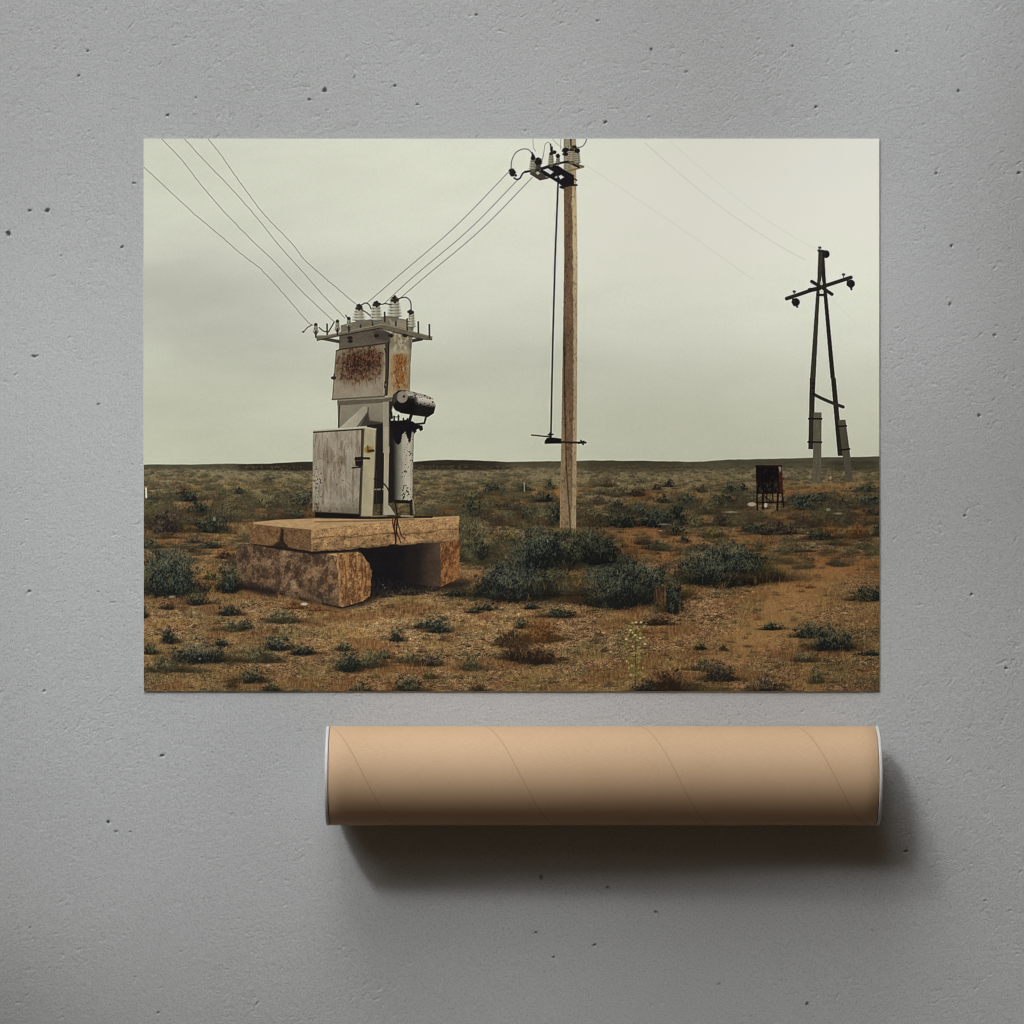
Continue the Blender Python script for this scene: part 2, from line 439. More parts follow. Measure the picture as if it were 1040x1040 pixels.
def paint_scrub(p):
    rr = random.Random(77)
    items = []
    # unnumbered small tufts of the plain
    for _ in range(5200):
        t = rr.random()
        y = 474 + 105 * t ** 1.55
        x = rr.uniform(140, 900)
        m = float(fbm(np.array([x / 40.0]), np.array([y / 9.0]), 61, 3)[0])
        if m < 0.45 and rr.random() < 0.6:
            continue
        s = (y - 464) / 1.6
        w = max(2.4, s * rr.uniform(0.16, 0.62)); h = max(1.3, w * rr.uniform(0.32, 0.58))
        if y > 535:
            w *= 0.5; h *= 0.5
            if rr.random() < 0.4:
                continue
        items.append((y, x, w, h, rr.choice('kkkkkkkggggryypod' if y < 520 else 'kgrrpokyk'), rr.uniform(0.25, 0.65), max(0.24, 0.62 - (y - 474) / 95.0)))
    for _ in range(420):
        y = rr.uniform(580, 702); x = rr.uniform(146, 893)
        w = rr.uniform(3, 11); h = w * rr.uniform(0.25, 0.6)
        items.append((y, x, w, h, rr.choice('kkkrrooyy'), rr.uniform(0.2, 0.5), 0))
    # the bushes one can point to: x, base, width, height, tone, density
    named = [
        (193, 508, 19, 10, 'd'), (203, 522, 25, 14, 'd'), (232, 525, 28, 15, 'k'), (167, 539, 31, 22, 'p'), (216, 539, 35, 17, 'd'),
        (271, 489, 10, 5, 'd'), (186, 502, 15, 7, 'r'), (244, 501, 15, 7, 'd'), (271, 514, 20, 11, 'k'), (309, 517, 22, 18, 'b'), (300, 525, 24, 9, 'g'),
        (214, 556, 26, 8, 'g'), (198, 551, 15, 7, 'p'), (156, 556, 16, 8, 'g'), (229, 566, 17, 9, 'r'), (196, 560, 12, 6, 'g'), (170, 546, 18, 6, 'r'),
        (174, 600, 66, 44, 'b'), (160, 598, 34, 34, 'd'), (233, 597, 34, 27, 'g'), (213, 588, 14, 8, 'y'),
        (200, 613, 25, 12, 'g'), (171, 618, 13, 7, 'r'), (232, 624, 22, 10, 'd'), (236, 640, 20, 11, 'k'), (248, 638, 14, 8, 'g'), (286, 631, 34, 13, 'k'),
        (171, 652, 17, 14, 'd'), (200, 671, 62, 21, 'b'), (167, 681, 38, 15, 'k'), (262, 671, 38, 15, 'k'), (282, 659, 27, 14, 'b'), (307, 664, 23, 10, 'd'),
        (255, 692, 27, 14, 'g'), (275, 701, 16, 7, 'd'), (236, 697, 9, 6, 'r'), (146, 626, 8, 12, 'd'), (152, 663, 14, 10, 'g'), (225, 655, 14, 8, 'b'),
        (433, 637, 22, 9, 'b'), (445, 641, 22, 14, 'b'), (402, 650, 15, 13, 'd'), (493, 619, 22, 9, 'g'), (480, 622, 14, 5, 'g'), (463, 604, 20, 7, 'd'),
        (516, 655, 26, 16, 'r'), (525, 668, 28, 20, 'r'), (350, 660, 15, 9, 'g'), (355, 680, 27, 19, 'b'), (376, 676, 32, 16, 'k'), (390, 668, 20, 8, 'g'),
        (416, 672, 22, 11, 'k'), (436, 675, 25, 11, 'p'), (479, 679, 18, 17, 'k'), (414, 702, 28, 17, 'g'), (366, 702, 20, 9, 'g'), (486, 702, 18, 8, 'r'), (436, 688, 12, 9, 'y'),
        (500, 501, 22, 11, 'd'), (480, 523, 21, 17, 'd'), (478, 507, 22, 8, 'k'), (531, 498, 15, 8, 'd'), (559, 496, 9, 8, 'd'), (553, 509, 25, 8, 'd'),
        (516, 517, 25, 10, 'p'), (537, 526, 23, 13, 'g'), (564, 531, 20, 19, 'd'), (551, 531, 22, 18, 'k'), (518, 528, 17, 8, 'p'),
        (625, 517, 23, 10, 'd'), (626, 502, 32, 8, 'k'), (647, 503, 15, 9, 'r'), (618, 494, 14, 6, 'r'), (604, 528, 31, 13, 'k'), (632, 534, 40, 17, 'd'), (650, 522, 15, 11, 'b'), (664, 532, 32, 17, 'b'),
        (547, 574, 58, 42, 'b'), (519, 552, 16, 14, 'y'), (600, 574, 62, 38, 'd'), (592, 560, 40, 24, 'g'), (484, 565, 44, 42, 'k'), (485, 566, 24, 18, 'd'), (470, 545, 22, 22, 'k'),
        (520, 605, 66, 42, 'b'), (540, 603, 60, 46, 'g'), (505, 604, 40, 30, 'b'), (556, 600, 36, 30, 'g'), (626, 611, 72, 46, 'b'), (650, 608, 64, 40, 'b'), (606, 596, 40, 28, 'g'), (660, 606, 50, 32, 'g'), (685, 619, 19, 33, 'b'), (580, 604, 40, 12, 'd'), (570, 590, 20, 14, 'g'),
        (568, 626, 30, 11, 'g'), (541, 618, 16, 7, 'b'), (531, 637, 18, 9, 'g'), (549, 650, 42, 22, 'o'), (545, 672, 40, 21, 'r'), (668, 634, 30, 9, 'r'),
        (714, 680, 22, 14, 'k'), (730, 690, 32, 18, 'p'), (677, 700, 44, 22, 'r'), (655, 702, 26, 8, 'd'), (712, 659, 12, 6, 'd'), (735, 660, 8, 5, 'r'),
        (883, 609, 38, 15, 'd'), (783, 639, 22, 7, 'd'), (822, 646, 32, 15, 'b'), (846, 658, 46, 22, 'b'), (884, 665, 30, 6, 'd'), (819, 671, 24, 10, 'k'), (829, 692, 14, 16, 'k'), (777, 702, 34, 15, 'p'),
        (686, 531, 24, 18, 'd'), (667, 534, 24, 15, 'b'), (678, 494, 14, 6, 'd'), (667, 497, 12, 6, 'r'), (713, 499, 10, 6, 'r'), (741, 500, 14, 9, 'b'), (754, 498, 11, 7, 'd'),
        (735, 512, 24, 11, 'd'), (749, 511, 14, 7, 'p'), (675, 510, 17, 8, 'g'), (687, 542, 17, 12, 'g'), (695, 550, 10, 8, 'd'), (653, 552, 16, 7, 'r'), (668, 558, 18, 7, 'd'), (664, 557, 16, 7, 'd'),
        (700, 511, 22, 9, 'b'), (720, 520, 24, 11, 'k'), (733, 533, 26, 11, 'p'), (706, 534, 20, 12, 'k'), (725, 516, 16, 10, 'g'), (722, 545, 22, 10, 'y'), (765, 540, 22, 7, 'd'),
        (728, 590, 78, 38, 'b'), (744, 588, 68, 36, 'g'), (752, 588, 50, 34, 'b'), (706, 586, 30, 26, 'g'), (722, 590, 60, 16, 'd'),
        (819, 516, 40, 15, 'b'), (835, 508, 16, 9, 'b'), (803, 512, 20, 9, 'p'), (881, 499, 32, 6, 'd'), (883, 512, 30, 10, 'b'), (850, 512, 18, 7, 'r'), (884, 523, 16, 7, 'd'), (852, 516, 22, 7, 'p'),
        (792, 542, 38, 11, 'p'), (767, 539, 22, 8, 'd'), (832, 547, 28, 9, 'd'), (834, 540, 18, 5, 'd'), (851, 553, 16, 6, 'p'), (804, 560, 32, 5, 'k'), (892, 543, 10, 14, 'd'),
        (840, 546, 26, 12, 'o'), (870, 545, 24, 14, 'o'),
    ]
    for (x, b, w, h, t) in named:
        items.append((b, x, w, h, t, 1.0, max(0.06, 0.34 - (b - 474) / 110.0)))
    items.sort(key=lambda q: q[0])
    # orange bare patches first
    for (cx, cy, rx, ry, c, al) in [(557, 500, 13, 3, (160, 104, 52), .75), (593, 495, 11, 2.4, (150, 104, 58), .6), (537, 529, 12, 4, (140, 98, 56), .6), (655, 539, 30, 7, (140, 86, 54), .7),
                                    (655, 563, 34, 9, (160, 106, 60), .7), (690, 553, 26, 7, (152, 98, 60), .6), (840, 500, 46, 7, (146, 104, 68), .75), (806, 494, 18, 4, (146, 112, 66), .6),
                                    (866, 520, 12, 10, (146, 94, 52), .6), (790, 524, 24, 5, (140, 92, 54), .6), (230, 560, 26, 9, (165, 122, 70), .6), (215, 495, 50, 2.2, (142, 112, 64), .6),
                                    (256, 519, 14, 3, (140, 102, 58), .6), (200, 523, 12, 2.4, (140, 102, 62), .6), (215, 588, 20, 14, (160, 118, 66), .6), (163, 548, 12, 4, (140, 102, 60), .6),
                                    (800, 590, 60, 30, (158, 110, 64), .30), (690, 600, 20, 8, (150, 102, 58), .5), (490, 585, 16, 10, (146, 104, 60), .5), (578, 586, 14, 5, (160, 112, 64), .5),
                                    (840, 525, 60, 4, (132, 98, 58), .4), (850, 575, 50, 14, (146, 96, 54), .4), (760, 548, 14, 8, (140, 92, 52), .5), (500, 508, 14, 3, (138, 100, 58), .5)]:
        p.ell(cx, cy, rx, ry, mixc(c, (140, 108, 70), np.float32(.35)), soft=ry * 1.2, alpha=al * .8, rough=0.5, rs=5)
    for (y, x, w, h, t, dn, fd) in items:
        if dn == 1.0 and y > 535:
            # dry grass round the foot of the bush
            for q in range(3):
                shrub(p, x + rr.gauss(0, w * .42), y + rr.uniform(-.5, 1.5), w * rr.uniform(.6, 1.1), h * rr.uniform(.35, .65), rr.choice('kyokk'), dens=rr.uniform(.3, .55), shadow=.12, fade=fd, pid=None)
            dn = .91 if w < 45 else .96
        shrub(p, x, y, w, h, t, dens=dn, shadow=(0.5 if dn > .9 else 0.22) * dn, fade=fd, pid=BUSHES if (w > 13 and dn > .9) else None)
    # pale stones and litter
    for (x, y, rx, ry) in [(174.6, 606, 3, 1.2), (197, 622, 2.2, 1.2), (309, 613.5, 3.2, 1.3), (271, 676, 3.8, 1.0), (203, 669, 1.2, .9), (218, 527, 1.3, 2), (248.6, 553, 3, 1.2),
                           (742, 520, 7, .9), (674, 532.5, 5.6, .8), (763, 512, 4, 1.8), (851.5, 521.5, 3.9, .9), (858, 622.5, 3, 1.0), (836, 623, 1.6, .9), (734, 613, 2, .8), (671, 539, 1.4, .8),
                           (386, 572, .9, .9), (391, 594, 1, .8), (778, 512.5, 1.8, 2.4), (843.5, 485, 1.2, 2.0), (880, 631, 1.4, 1), (754, 606, 2, .7), (820, 541, 1.5, .8), (764.5, 601, 1.2, .7)]:
        p.ell(x, y, rx, ry, (184, 172, 148), soft=1.2, alpha=0.55, rough=0.25, rs=2)
    p.line([(148.4, 496), (148.6, 505)], 1.8, (205, 206, 190), alpha=.95)
    p.line([(532.5, 491), (532.6, 498.5)], 1.5, (150, 150, 130), alpha=.8)
    p.ell(841, 517.5, 2.2, 1.6, (128, 140, 112), alpha=.8)
    # twigs and tufts with pale blades in the foreground
    r2 = random.Random(8)
    for _ in range(560):
        x = r2.uniform(146, 893); y = r2.uniform(590, 702)
        m = float(fbm(np.array([x / 30.0]), np.array([y / 15.0]), 71, 3)[0])
        if m < 0.5:
            continue
        for _k in range(r2.randrange(3, 8)):
            L = r2.uniform(3, 9); an = r2.gauss(0, 0.5)
            x1 = x + r2.uniform(-4, 4)
            p.line([(x1, y), (x1 + L * math.sin(an), y - L * math.cos(an))], 0.6, r2.choice([(172, 136, 84), (84, 62, 38), (150, 122, 74), (106, 98, 62)]), alpha=r2.uniform(.25, .6))
    # tall flowering weed
    r3 = random.Random(12)
    p.line([(645, 697), (645.5, 668), (646, 640)], 1.2, (52, 48, 26), alpha=.85)
    for _ in range(150):
        yy = r3.uniform(632, 690); hw = 12 * (1 - abs(yy - 655) / 60)
        xx = 645 + r3.gauss(0, hw * .6)
        p.ell(xx, yy, r3.uniform(.6, 1.5), r3.uniform(.6, 1.3), r3.choice([(150, 142, 78), (120, 116, 60), (92, 92, 50), (178, 170, 116)]), alpha=r3.uniform(.4, .85))
    for _ in range(30):
        yy = r3.uniform(640, 690)
        p.line([(645, yy), (645 + r3.uniform(-11, 11), yy - r3.uniform(3, 9))], .7, (96, 94, 50), alpha=.6)
    for (x, y) in [(646, 632), (651, 632), (636, 649), (650, 648), (640, 640), (655, 654), (645, 645)]:
        p.ell(x, y, 1.3, 1.0, (206, 198, 150), alpha=.8)
    # reddish stalks beside the big bush
    for _ in range(40):
        xx = r3.uniform(664, 677)
        p.line([(xx, r3.uniform(604, 616)), (xx + r3.uniform(-1.5, 1.5), r3.uniform(592, 603))], .8, r3.choice([(112, 80, 52), (92, 64, 42), (128, 94, 62)]), alpha=.30)
    # pale stems inside the big bushes
    for _ in range(260):
        xx = r3.choice([r3.gauss(530, 22), r3.gauss(640, 24), r3.gauss(735, 22), r3.gauss(176, 17), r3.gauss(600, 16)]); 
        yy = 570 + r3.uniform(-8, 30)
        p.line([(xx, yy), (xx + r3.uniform(-3, 3), yy - r3.uniform(2, 6))], .6, r3.choice([(132, 138, 110), (104, 112, 92), (86, 98, 84)]), alpha=r3.uniform(.3, .7))


def texc(c, amp=10, sx=3.0, sy=3.0, seed=3, warm=(1, .95, .85), fine=6, gx=0, gy=0, cx=0, cy=0):
    """colour function: a base tone with blotches, grain and an optional slope of tone"""
    c = np.array(c, np.float32); wv = np.array(warm, np.float32)

    def f(x, y):
        n = (fbm(x / sx, y / sy, seed, 4) - 0.5) * 2 * amp + (vn(x / 1.1, y / 1.1, seed + 7) - 0.5) * fine + gx * (x - cx) + gy * (y - cy)
        return c + n[..., None] * wv
    return f


def insulator(p, cx, top, bot, w, n=4, c=(172, 169, 150), dk=(64, 60, 49), pid=KIOSK, cap=True):
    hh = (bot - top) / n
    p.line([(cx, top - 1), (cx, bot + 1)], w * 0.62, tuple(q * .62 for q in c), pid=pid)
    for k in range(n):
        y = top + hh * (k + .55)
        ww = w * (0.72 + 0.28 * (k / max(1, n - 1)))
        p.ell(cx, y + hh * .36, ww * .46, hh * .34, dk, soft=1.0, alpha=.85, pid=pid)
        p.ell(cx, y, ww * .5, hh * .46, c, soft=1.0, pid=pid)
        p.ell(cx + ww * .22, y + .1, ww * .22, hh * .3, tuple(q * .78 for q in c), soft=1.0, alpha=.7)
    if cap:
        p.ell(cx, top - .6, w * .3, 1.2, (44, 40, 32), pid=pid)


def paint_kiosk(p):
    K = KIOSK
    # tank and everything behind the cabinet
    p.poly(B([(425, 40), (520, 40), (515, 470), (412, 480)]), (34, 30, 27), pid=K)
    tank = B([(503, 52), (627, 60), (618, 462), (512, 456)])
    xl, xr = 300 + 503 / 5.2, 300 + 625 / 5.2

    def tankc(x, y):
        u = np.clip((x - xl) / (xr - xl), 0, 1)
        t = np.interp(u.ravel(), [0, .14, .3, .55, .8, .93, 1], [30, 44, 100, 160, 172, 150, 112]).reshape(u.shape)
        n = (fbm(x / 3, y / 9, 81, 3) - .5) * 24
        v = t + n * (t / 170)
        c = np.stack([v, v * .965, v * .86], -1)
        # blistered paint low down
        sp = sstep(.62, .78, vn(x / 1.3, y / 1.6, 82)) * sstep(486, 503, y) * sstep(.35, .6, u)
        sp2 = sstep(.80, .9, vn(x / 1.4, y / 1.8, 83)) * sstep(.3, .6, u)
        return c * (1 - .72 * np.maximum(sp, sp2 * .6))[..., None]
    p.poly(tank, tankc, pid=K)
    # oil running down from the lid
    drip = B([(500, 45), (560, 38), (610, 52), (632, 62), (640, 95), (628, 105), (616, 92), (608, 150), (600, 158), (590, 118), (580, 96), (566, 110), (556, 150), (545, 165), (528, 155), (516, 118), (510, 128), (500, 130)])
    p.poly(drip, (18, 15, 20), rough=.5, rs=2, pid=K)
    p.poly(B([(495, 50), (512, 50), (520, 300), (520, 458), (492, 458)]), (30, 27, 24), soft=2.2, pid=K)
    p.poly(B([(512, 455), (620, 460), (617, 476), (520, 472)]), (26, 22, 20), pid=K)
    p.line(B([(608, 468), (612, 532)]), 2.6, (40, 35, 30), pid=K)
    p.line(B([(622, 462), (628, 530)]), 1.0, (140, 132, 112), pid=K)
    p.poly(B([(482, 478), (500, 490), (528, 535), (482, 535)]), (158, 152, 134), pid=K)
    # open frame between cabinet and post
    p.poly(B([(412, 478), (468, 478), (466, 505), (412, 510)]), (74, 66, 46), alpha=.85, pid=K)
    p.line(B([(422, 157), (470, 157)]), 1.9, (128, 124, 108), pid=K)
    p.line(B([(414, 401), (466, 400)]), 1.7, (120, 116, 100), pid=K)
    p.line(B([(430, 300), (428, 520)]), .8, (60, 54, 44), alpha=.7)
    p.line(B([(456, 300), (452, 535)]), 1.4, (28, 24, 20), alpha=.9)
    # lower box and chute of the upper housing
    p.poly(A([(246, 728), (575, 708), (578, 745), (548, 875), (400, 885), (252, 892)]), texc((126, 120, 104), 9, 6, 9, 91, gy=-.25, cy=420), pid=K)
    p.poly(A([(246, 735), (520, 722), (575, 712), (576, 728), (520, 745), (248, 762)]), texc((96, 89, 76), 10, 4, 2, 92), pid=K)
    p.line(A([(258, 765), (254, 890)]), 1.4, (52, 47, 40), pid=K)
    p.poly(A([(425, 790), (436, 850), (520, 862), (520, 872), (380, 884)]), (58, 52, 45), soft=2.0, alpha=.9)
    p.poly(A([(254, 898), (392, 772), (412, 766), (428, 776), (426, 800), (366, 886)]), texc((160, 154, 136), 8, 4, 4, 93, gx=-1.0, cx=358), pid=K)
    p.line(A([(428, 776), (425, 802), (364, 888)]), 1.4, (74, 68, 58), alpha=.8)
    p.poly(A([(420, 876), (516, 868), (516, 1040), (470, 1040), (470, 900), (420, 890)]), (34, 30, 27), pid=K)
    # post
    p.poly(A([(514, 740), (552, 742), (552, 1040), (514, 1040)]), texc((146, 140, 122), 8, 2, 10, 94), pid=K)
    p.poly(B([(470, 70), (497, 70), (489, 536), (464, 536)]), texc((158, 150, 130), 9, 2, 12, 95), pid=K)
    p.line(A([(552, 744), (551, 1000)]), 1.2, (64, 58, 50), alpha=.9)
    p.poly(A([(552, 738), (580, 735), (560, 800), (556, 850), (552, 850)]), (42, 37, 32), soft=1.3)
    # right side of upper housing
    def sidec(x, y):
        c = np.array([158, 148, 124], np.float32) + ((fbm(x / 4, y / 7, 96, 4) - .5) * 34)[..., None]
        u = (x - 394.5) / 23.0; v = (y - 340) / 58.0
        rust = np.exp(-((u - .52) / .30) ** 2) * sstep(.30, .40, v) * (1 - sstep(.85, 1.05, v))
        rust = rust * sstep(.30, .55, fbm(x / 2.2, y / 4.5, 97, 4) + .22 * (1 - v))
        c = mixc(c, (134, 104, 66), np.exp(-((u - .52) / .42) ** 2) * sstep(.25, .5, v) * .55)
        c = mixc(c, (128, 84, 44), np.clip(rust * 1.0, 0, .75))
        deep = rust * sstep(.52, .62, fbm(x / 1.6, y / 3.0, 98, 3))
        c = mixc(c, (94, 58, 31), np.clip(deep, 0, .7))
        top = (1 - sstep(.16, .40, v)) * sstep(.40, .60, fbm(x / 3.5, y / 6, 99, 3) + .2 * (1 - u))
        c = mixc(c, (110, 102, 86), top * .7)
        edge = sstep(.84, 1.0, u)
        return c * (1 - .22 * edge)[..., None]
    p.poly(A([(546, 340), (600, 322), (690, 345), (684, 400), (676, 520), (672, 690), (560, 712), (540, 712)]), sidec, pid=K)
    # front of upper housing, above the door
    p.poly(A([(258, 330), (480, 300), (556, 335), (556, 395), (540, 400), (256, 436)]), texc((92, 85, 74), 9, 6, 3, 101, gy=.7, cy=345), pid=K)
    p.poly(A([(455, 318), (552, 335), (556, 392), (470, 372)]), (58, 52, 45), soft=3, alpha=.55)
    # door
    def doorc(x, y):
        c = np.array([137, 127, 109], np.float32) + ((fbm(x / 7, y / 5, 102, 4) - .5) * 22 + (vn(x / 1.2, y / 1.2, 103) - .5) * 8 + (y - 380) * .22)[..., None]
        u = (x - 343) / 46.0; v = (y - (368 - (x - 366) * .12)) / 20.0
        blob = 1 - np.sqrt((np.clip(np.abs(u - .5) - .12, 0, 9) / .40) ** 2 + ((v - .08) / .86) ** 2)
        n = fbm(x / 2.4, y / 2.9, 104, 4)
        m = sstep(-.20, .60, blob + (n - .5) * 1.25)
        n2 = fbm(x / 1.2, y / 2.2, 105, 3)
        n3 = fbm(x / 2.6, y / 2.4, 106, 3)
        rc = mixc((44, 34, 28), (96, 62, 40), sstep(.40, .68, n2))
        rc = mixc(rc, (116, 88, 70), sstep(.54, .76, n3) * .55)
        c = mixc(c, (112, 92, 70), sstep(-.45, .25, blob) * .7)
        return mixc(c, rc, m * .95)
    p.poly(A([(240, 442), (260, 434), (537, 398), (532, 560), (522, 706), (217, 726)]), doorc, pid=K)
    r_ = random.Random(21)
    for _ in range(26):
        xx = 341 + r_.gauss(24, 12); y0_ = r_.uniform(372, 384)
        xx = min(max(xx, 343), 388)
        p.line([(xx, y0_), (xx + r_.uniform(-.6, .6), y0_ + r_.uniform(4, 14))], .9, r_.choice([(98, 66, 44), (86, 62, 46), (112, 84, 62)]), alpha=r_.uniform(.15, .4))
    p.line(A([(240, 442), (262, 433), (540, 396)]), 1.3, (46, 40, 33), alpha=.9)
    p.line(A([(216, 727), (522, 708)]), 1.4, (60, 53, 45), alpha=.8)
    p.line(A([(240, 445), (218, 724)]), 1.0, (84, 77, 66), alpha=.8)
    p.poly(A([(527, 398), (550, 388), (548, 520), (538, 706), (522, 706), (530, 520)]), (64, 57, 48), soft=1.1)
    p.line(A([(522, 420), (520, 690)]), .9, (164, 154, 134), alpha=.7)
    p.line(A([(548, 392), (546, 560), (538, 700)]), 1.1, (30, 26, 22), alpha=.9)
    p.line(A([(528, 625), (526, 655)]), 1.8, (24, 20, 18)); p.ell(*A([(529, 640)])[0], 1.0, 1.6, (150, 140, 120), alpha=.6)
    p.line(A([(218, 600), (232, 600)]), 3.0, (52, 46, 40), pid=K)
    p.line(A([(228, 580), (226, 610)]), 1.3, (48, 42, 36), pid=K)
    p.line(A([(524, 428), (530, 450)]), 1.2, (36, 30, 26))
    # roof and rail
    p.poly(A([(266, 292), (332, 274), (500, 246), (528, 236), (652, 258), (694, 296), (690, 345), (545, 300), (500, 290), (268, 338)]), texc((112, 105, 91), 10, 4, 2, 107), pid=K)
    p.poly(A([(545, 250), (650, 262), (690, 300), (688, 322), (560, 290)]), texc((136, 128, 110), 8, 4, 3, 108), pid=K)
    p.poly(A([(190, 366), (262, 378), (262, 398), (150, 376)]), (66, 61, 51), pid=K)
    p.poly(A([(684, 374), (748, 358), (748, 380), (686, 392)]), (58, 52, 44), pid=K)
    p.poly(A([(116, 352), (186, 350), (505, 284), (545, 290), (803, 358), (803, 375), (740, 370), (545, 320), (500, 306), (250, 352), (128, 380)]), texc((104, 98, 82), 12, 3, 1.5, 109), pid=K)
    p.line(A([(116, 354), (186, 351), (505, 285), (545, 291), (803, 359)]), 1.0, (146, 138, 118), alpha=.8)
    p.line(A([(128, 380), (250, 354), (500, 308), (545, 322), (740, 372), (800, 376)]), 1.1, (44, 39, 33), alpha=.85)
    for q in [(320, 365), (475, 352), (560, 352), (643, 352), (322, 385)]:
        p.ell(*A([q])[0], 2.6, 1.8, (36, 32, 27), rough=.3, rs=1.5)
    for (x, y0, y1) in [(187, 285, 345), (383, 248, 302), (525, 216, 268), (590, 232, 292), (657, 255, 318), (722, 272, 335), (787, 288, 362), (318, 262, 318), (454, 248, 290)]:
        p.line(A([(x, y1), (x - 1, y0)]), 1.7, (56, 50, 42), pid=K)
    # small line insulators on the left arm
    for (x, t, b) in [(120, 292, 332), (247, 272, 318), (314, 256, 300)]:
        cx, cy = A([(x, t)])[0]; _, by = A([(x, b)])[0]
        insulator(p, cx, cy, by, 5.4, 2, c=(142, 138, 122))
        p.line([(cx, by - 1), (cx, by + 5)], 1.5, (46, 41, 34), pid=K)
    p.line(A([(95, 290), (70, 305), (48, 330)]), 1.1, (96, 90, 76), pid=K); p.ell(*A([(46, 330)])[0], 1.2, .9, (70, 64, 54))
    # bushings
    for (x, t, b, w, n) in [(374, 196, 262, 66, 4), (474, 176, 262, 66, 5), (582, 150, 240, 76, 5), (681, 222, 300, 44, 5)]:
        cx, cy = A([(x, t)])[0]; _, by = A([(x, b)])[0]
        insulator(p, cx, cy, by, w / 5.778, n)
    for (x, y0, y1) in [(374, 172, 198), (478, 154, 180), (584, 122, 156), (674, 206, 224)]:
        p.line(A([(x, y0), (x, y1)]), 2.6, (48, 44, 34), pid=K)
    for (x, y) in [(368, 176), (384, 182), (470, 160), (492, 166), (578, 132), (598, 140), (665, 212), (686, 214)]:
        p.ell(*A([(x, y)])[0], 1.5, 1.3, (44, 40, 32), pid=K, rough=.2, rs=1.5)
    for c in [[(374, 178), (395, 168), (412, 160), (432, 170), (444, 195)], [(478, 160), (505, 168), (530, 164), (560, 172)], [(598, 140), (630, 128), (655, 130), (676, 155), (680, 200)],
              [(390, 200), (415, 215), (440, 235)], [(315, 255), (300, 240), (296, 232)], [(195, 330), (212, 300), (228, 272)], [(140, 305), (165, 325), (190, 330)]]:
        p.line(smooth_pts(A(c)), 1.1, (40, 38, 30), pid=K)
    # conservator drum
    drum = A([(590, 676), (640, 672), (700, 684), (760, 698), (806, 718), (824, 762), (812, 808), (778, 830), (700, 820), (618, 806), (580, 775), (568, 735), (574, 700)])

    def drumc(x, y):
        ax, ay = 413.0, 403.0
        ux, uy = math.cos(.19), math.sin(.19)
        s = (x - ax) * ux + (y - ay) * uy
        t = -(x - ax) * uy + (y - ay) * ux
        v = np.interp(np.clip(t / 10 + .36, 0, 1.4).ravel(), [0, .12, .3, .5, .75, 1.2], [150, 176, 84, 28, 16, 12]).reshape(t.shape)
        n = fbm(x / 3, y / 3, 111, 4)
        right = sstep(7.5, 13, s)
        w2 = np.interp(np.clip(t / 10 + .36, 0, 1.4).ravel(), [0, .2, .45, .75, 1.0], [150, 190, 176, 112, 26]).reshape(t.shape)
        v = v * (1 - right) + w2 * right
        v = v * (1 - .55 * sstep(.52, .66, n) * (1 - right)) 
        v = v * (1 - .75 * sstep(.74, .88, vn(x / 1.2, y / 1.4, 112)) * right * .8)
        return np.stack([v, v * .96, v * .88], -1)
    p.poly(drum, drumc, pid=K)
    p.ell(*A([(612, 735)])[0], 7.2, 10.8, (20, 18, 17), ang=.12, pid=K)
    p.ell(*A([(627, 712)])[0], 5.6, 6.0, texc((132, 124, 110), 14, 3, 3, 113), ang=.1)
    p.ell(*A([(637, 709)])[0], 1.1, 1.3, (40, 36, 32))
    p.ell(*A([(585, 718)])[0], 2.6, 6.0, (92, 86, 76), soft=2.0, alpha=.6, ang=.3)
    for q in [(760, 704), (790, 720), (806, 742), (812, 775)]:
        p.ell(*A([q])[0], .9, .9, (30, 26, 22), alpha=.8)
    # bracket, pipes and lid fittings
    p.line(A([(682, 812), (670, 850), (640, 856)]), 3.0, (24, 20, 20), pid=K)
    p.line(A([(768, 825), (756, 866), (700, 872)]), 1.9, (26, 22, 20), pid=K)
    p.line(A([(562, 800), (566, 835)]), 2.2, (28, 24, 22), pid=K)
    p.poly(A([(556, 850), (600, 852), (650, 848), (690, 856), (712, 872), (745, 880), (748, 905), (735, 914), (722, 896), (705, 910), (700, 935), (690, 905), (560, 900)]), (18, 15, 18), pid=K, rough=.5, rs=1.6)
    for (x, y0, y1) in [(580, 826, 852), (605, 820, 852), (634, 838, 852), (658, 840, 852), (556, 836, 858)]:
        p.line(A([(x, y0), (x, y1)]), 1.6, (26, 22, 20), pid=K)
    p.line(A([(560, 830), (610, 828)]), .9, (30, 26, 22), alpha=.8)
    # cabinet
    def cabc(x, y):
        v = 146 + (fbm(x / 14, y / 16, 121, 4) - .5) * 40 + (fbm(x / 1.4, y / 9, 122, 3) - .5) * 16 + (vn(x / 1.1, y / 1.1, 123) - .5) * 7 - (y - 480) * .05
        c = np.stack([v, v * .945, v * .835], -1)
        st = sstep(.50, .70, fbm(x / 3, y / 7, 124, 4)) * np.exp(-((x - 347) / 16) ** 2 - ((y - 468) / 22) ** 2)
        c = mixc(c, (112, 92, 72), st * .6)
        c = mixc(c, (104, 92, 76), sstep(.52, .72, fbm(x / 2.2, y / 14, 127, 4)) * .40)
        c = mixc(c, (92, 82, 68), sstep(506, 520, y + (fbm(x / 4, y / 4, 128, 3) - .5) * 14) * .45)
        ch = sstep(.60, .72, fbm(x / 1.6, y / 2.2, 125, 3)) * np.exp(-((x - 322.5) / 4) ** 2) * (np.exp(-((y - 486) / 9) ** 2) + np.exp(-((y - 501) / 4) ** 2))
        return mixc(c, (48, 40, 34), np.clip(ch * 1.3, 0, 1))
    p.poly(B([(104, 515), (338, 528), (345, 545), (338, 556), (104, 548)]), (22, 18, 16), pid=K)
    p.poly(B([(93, 96), (352, 80), (347, 300), (337, 530), (90, 517)]), cabc, pid=K)
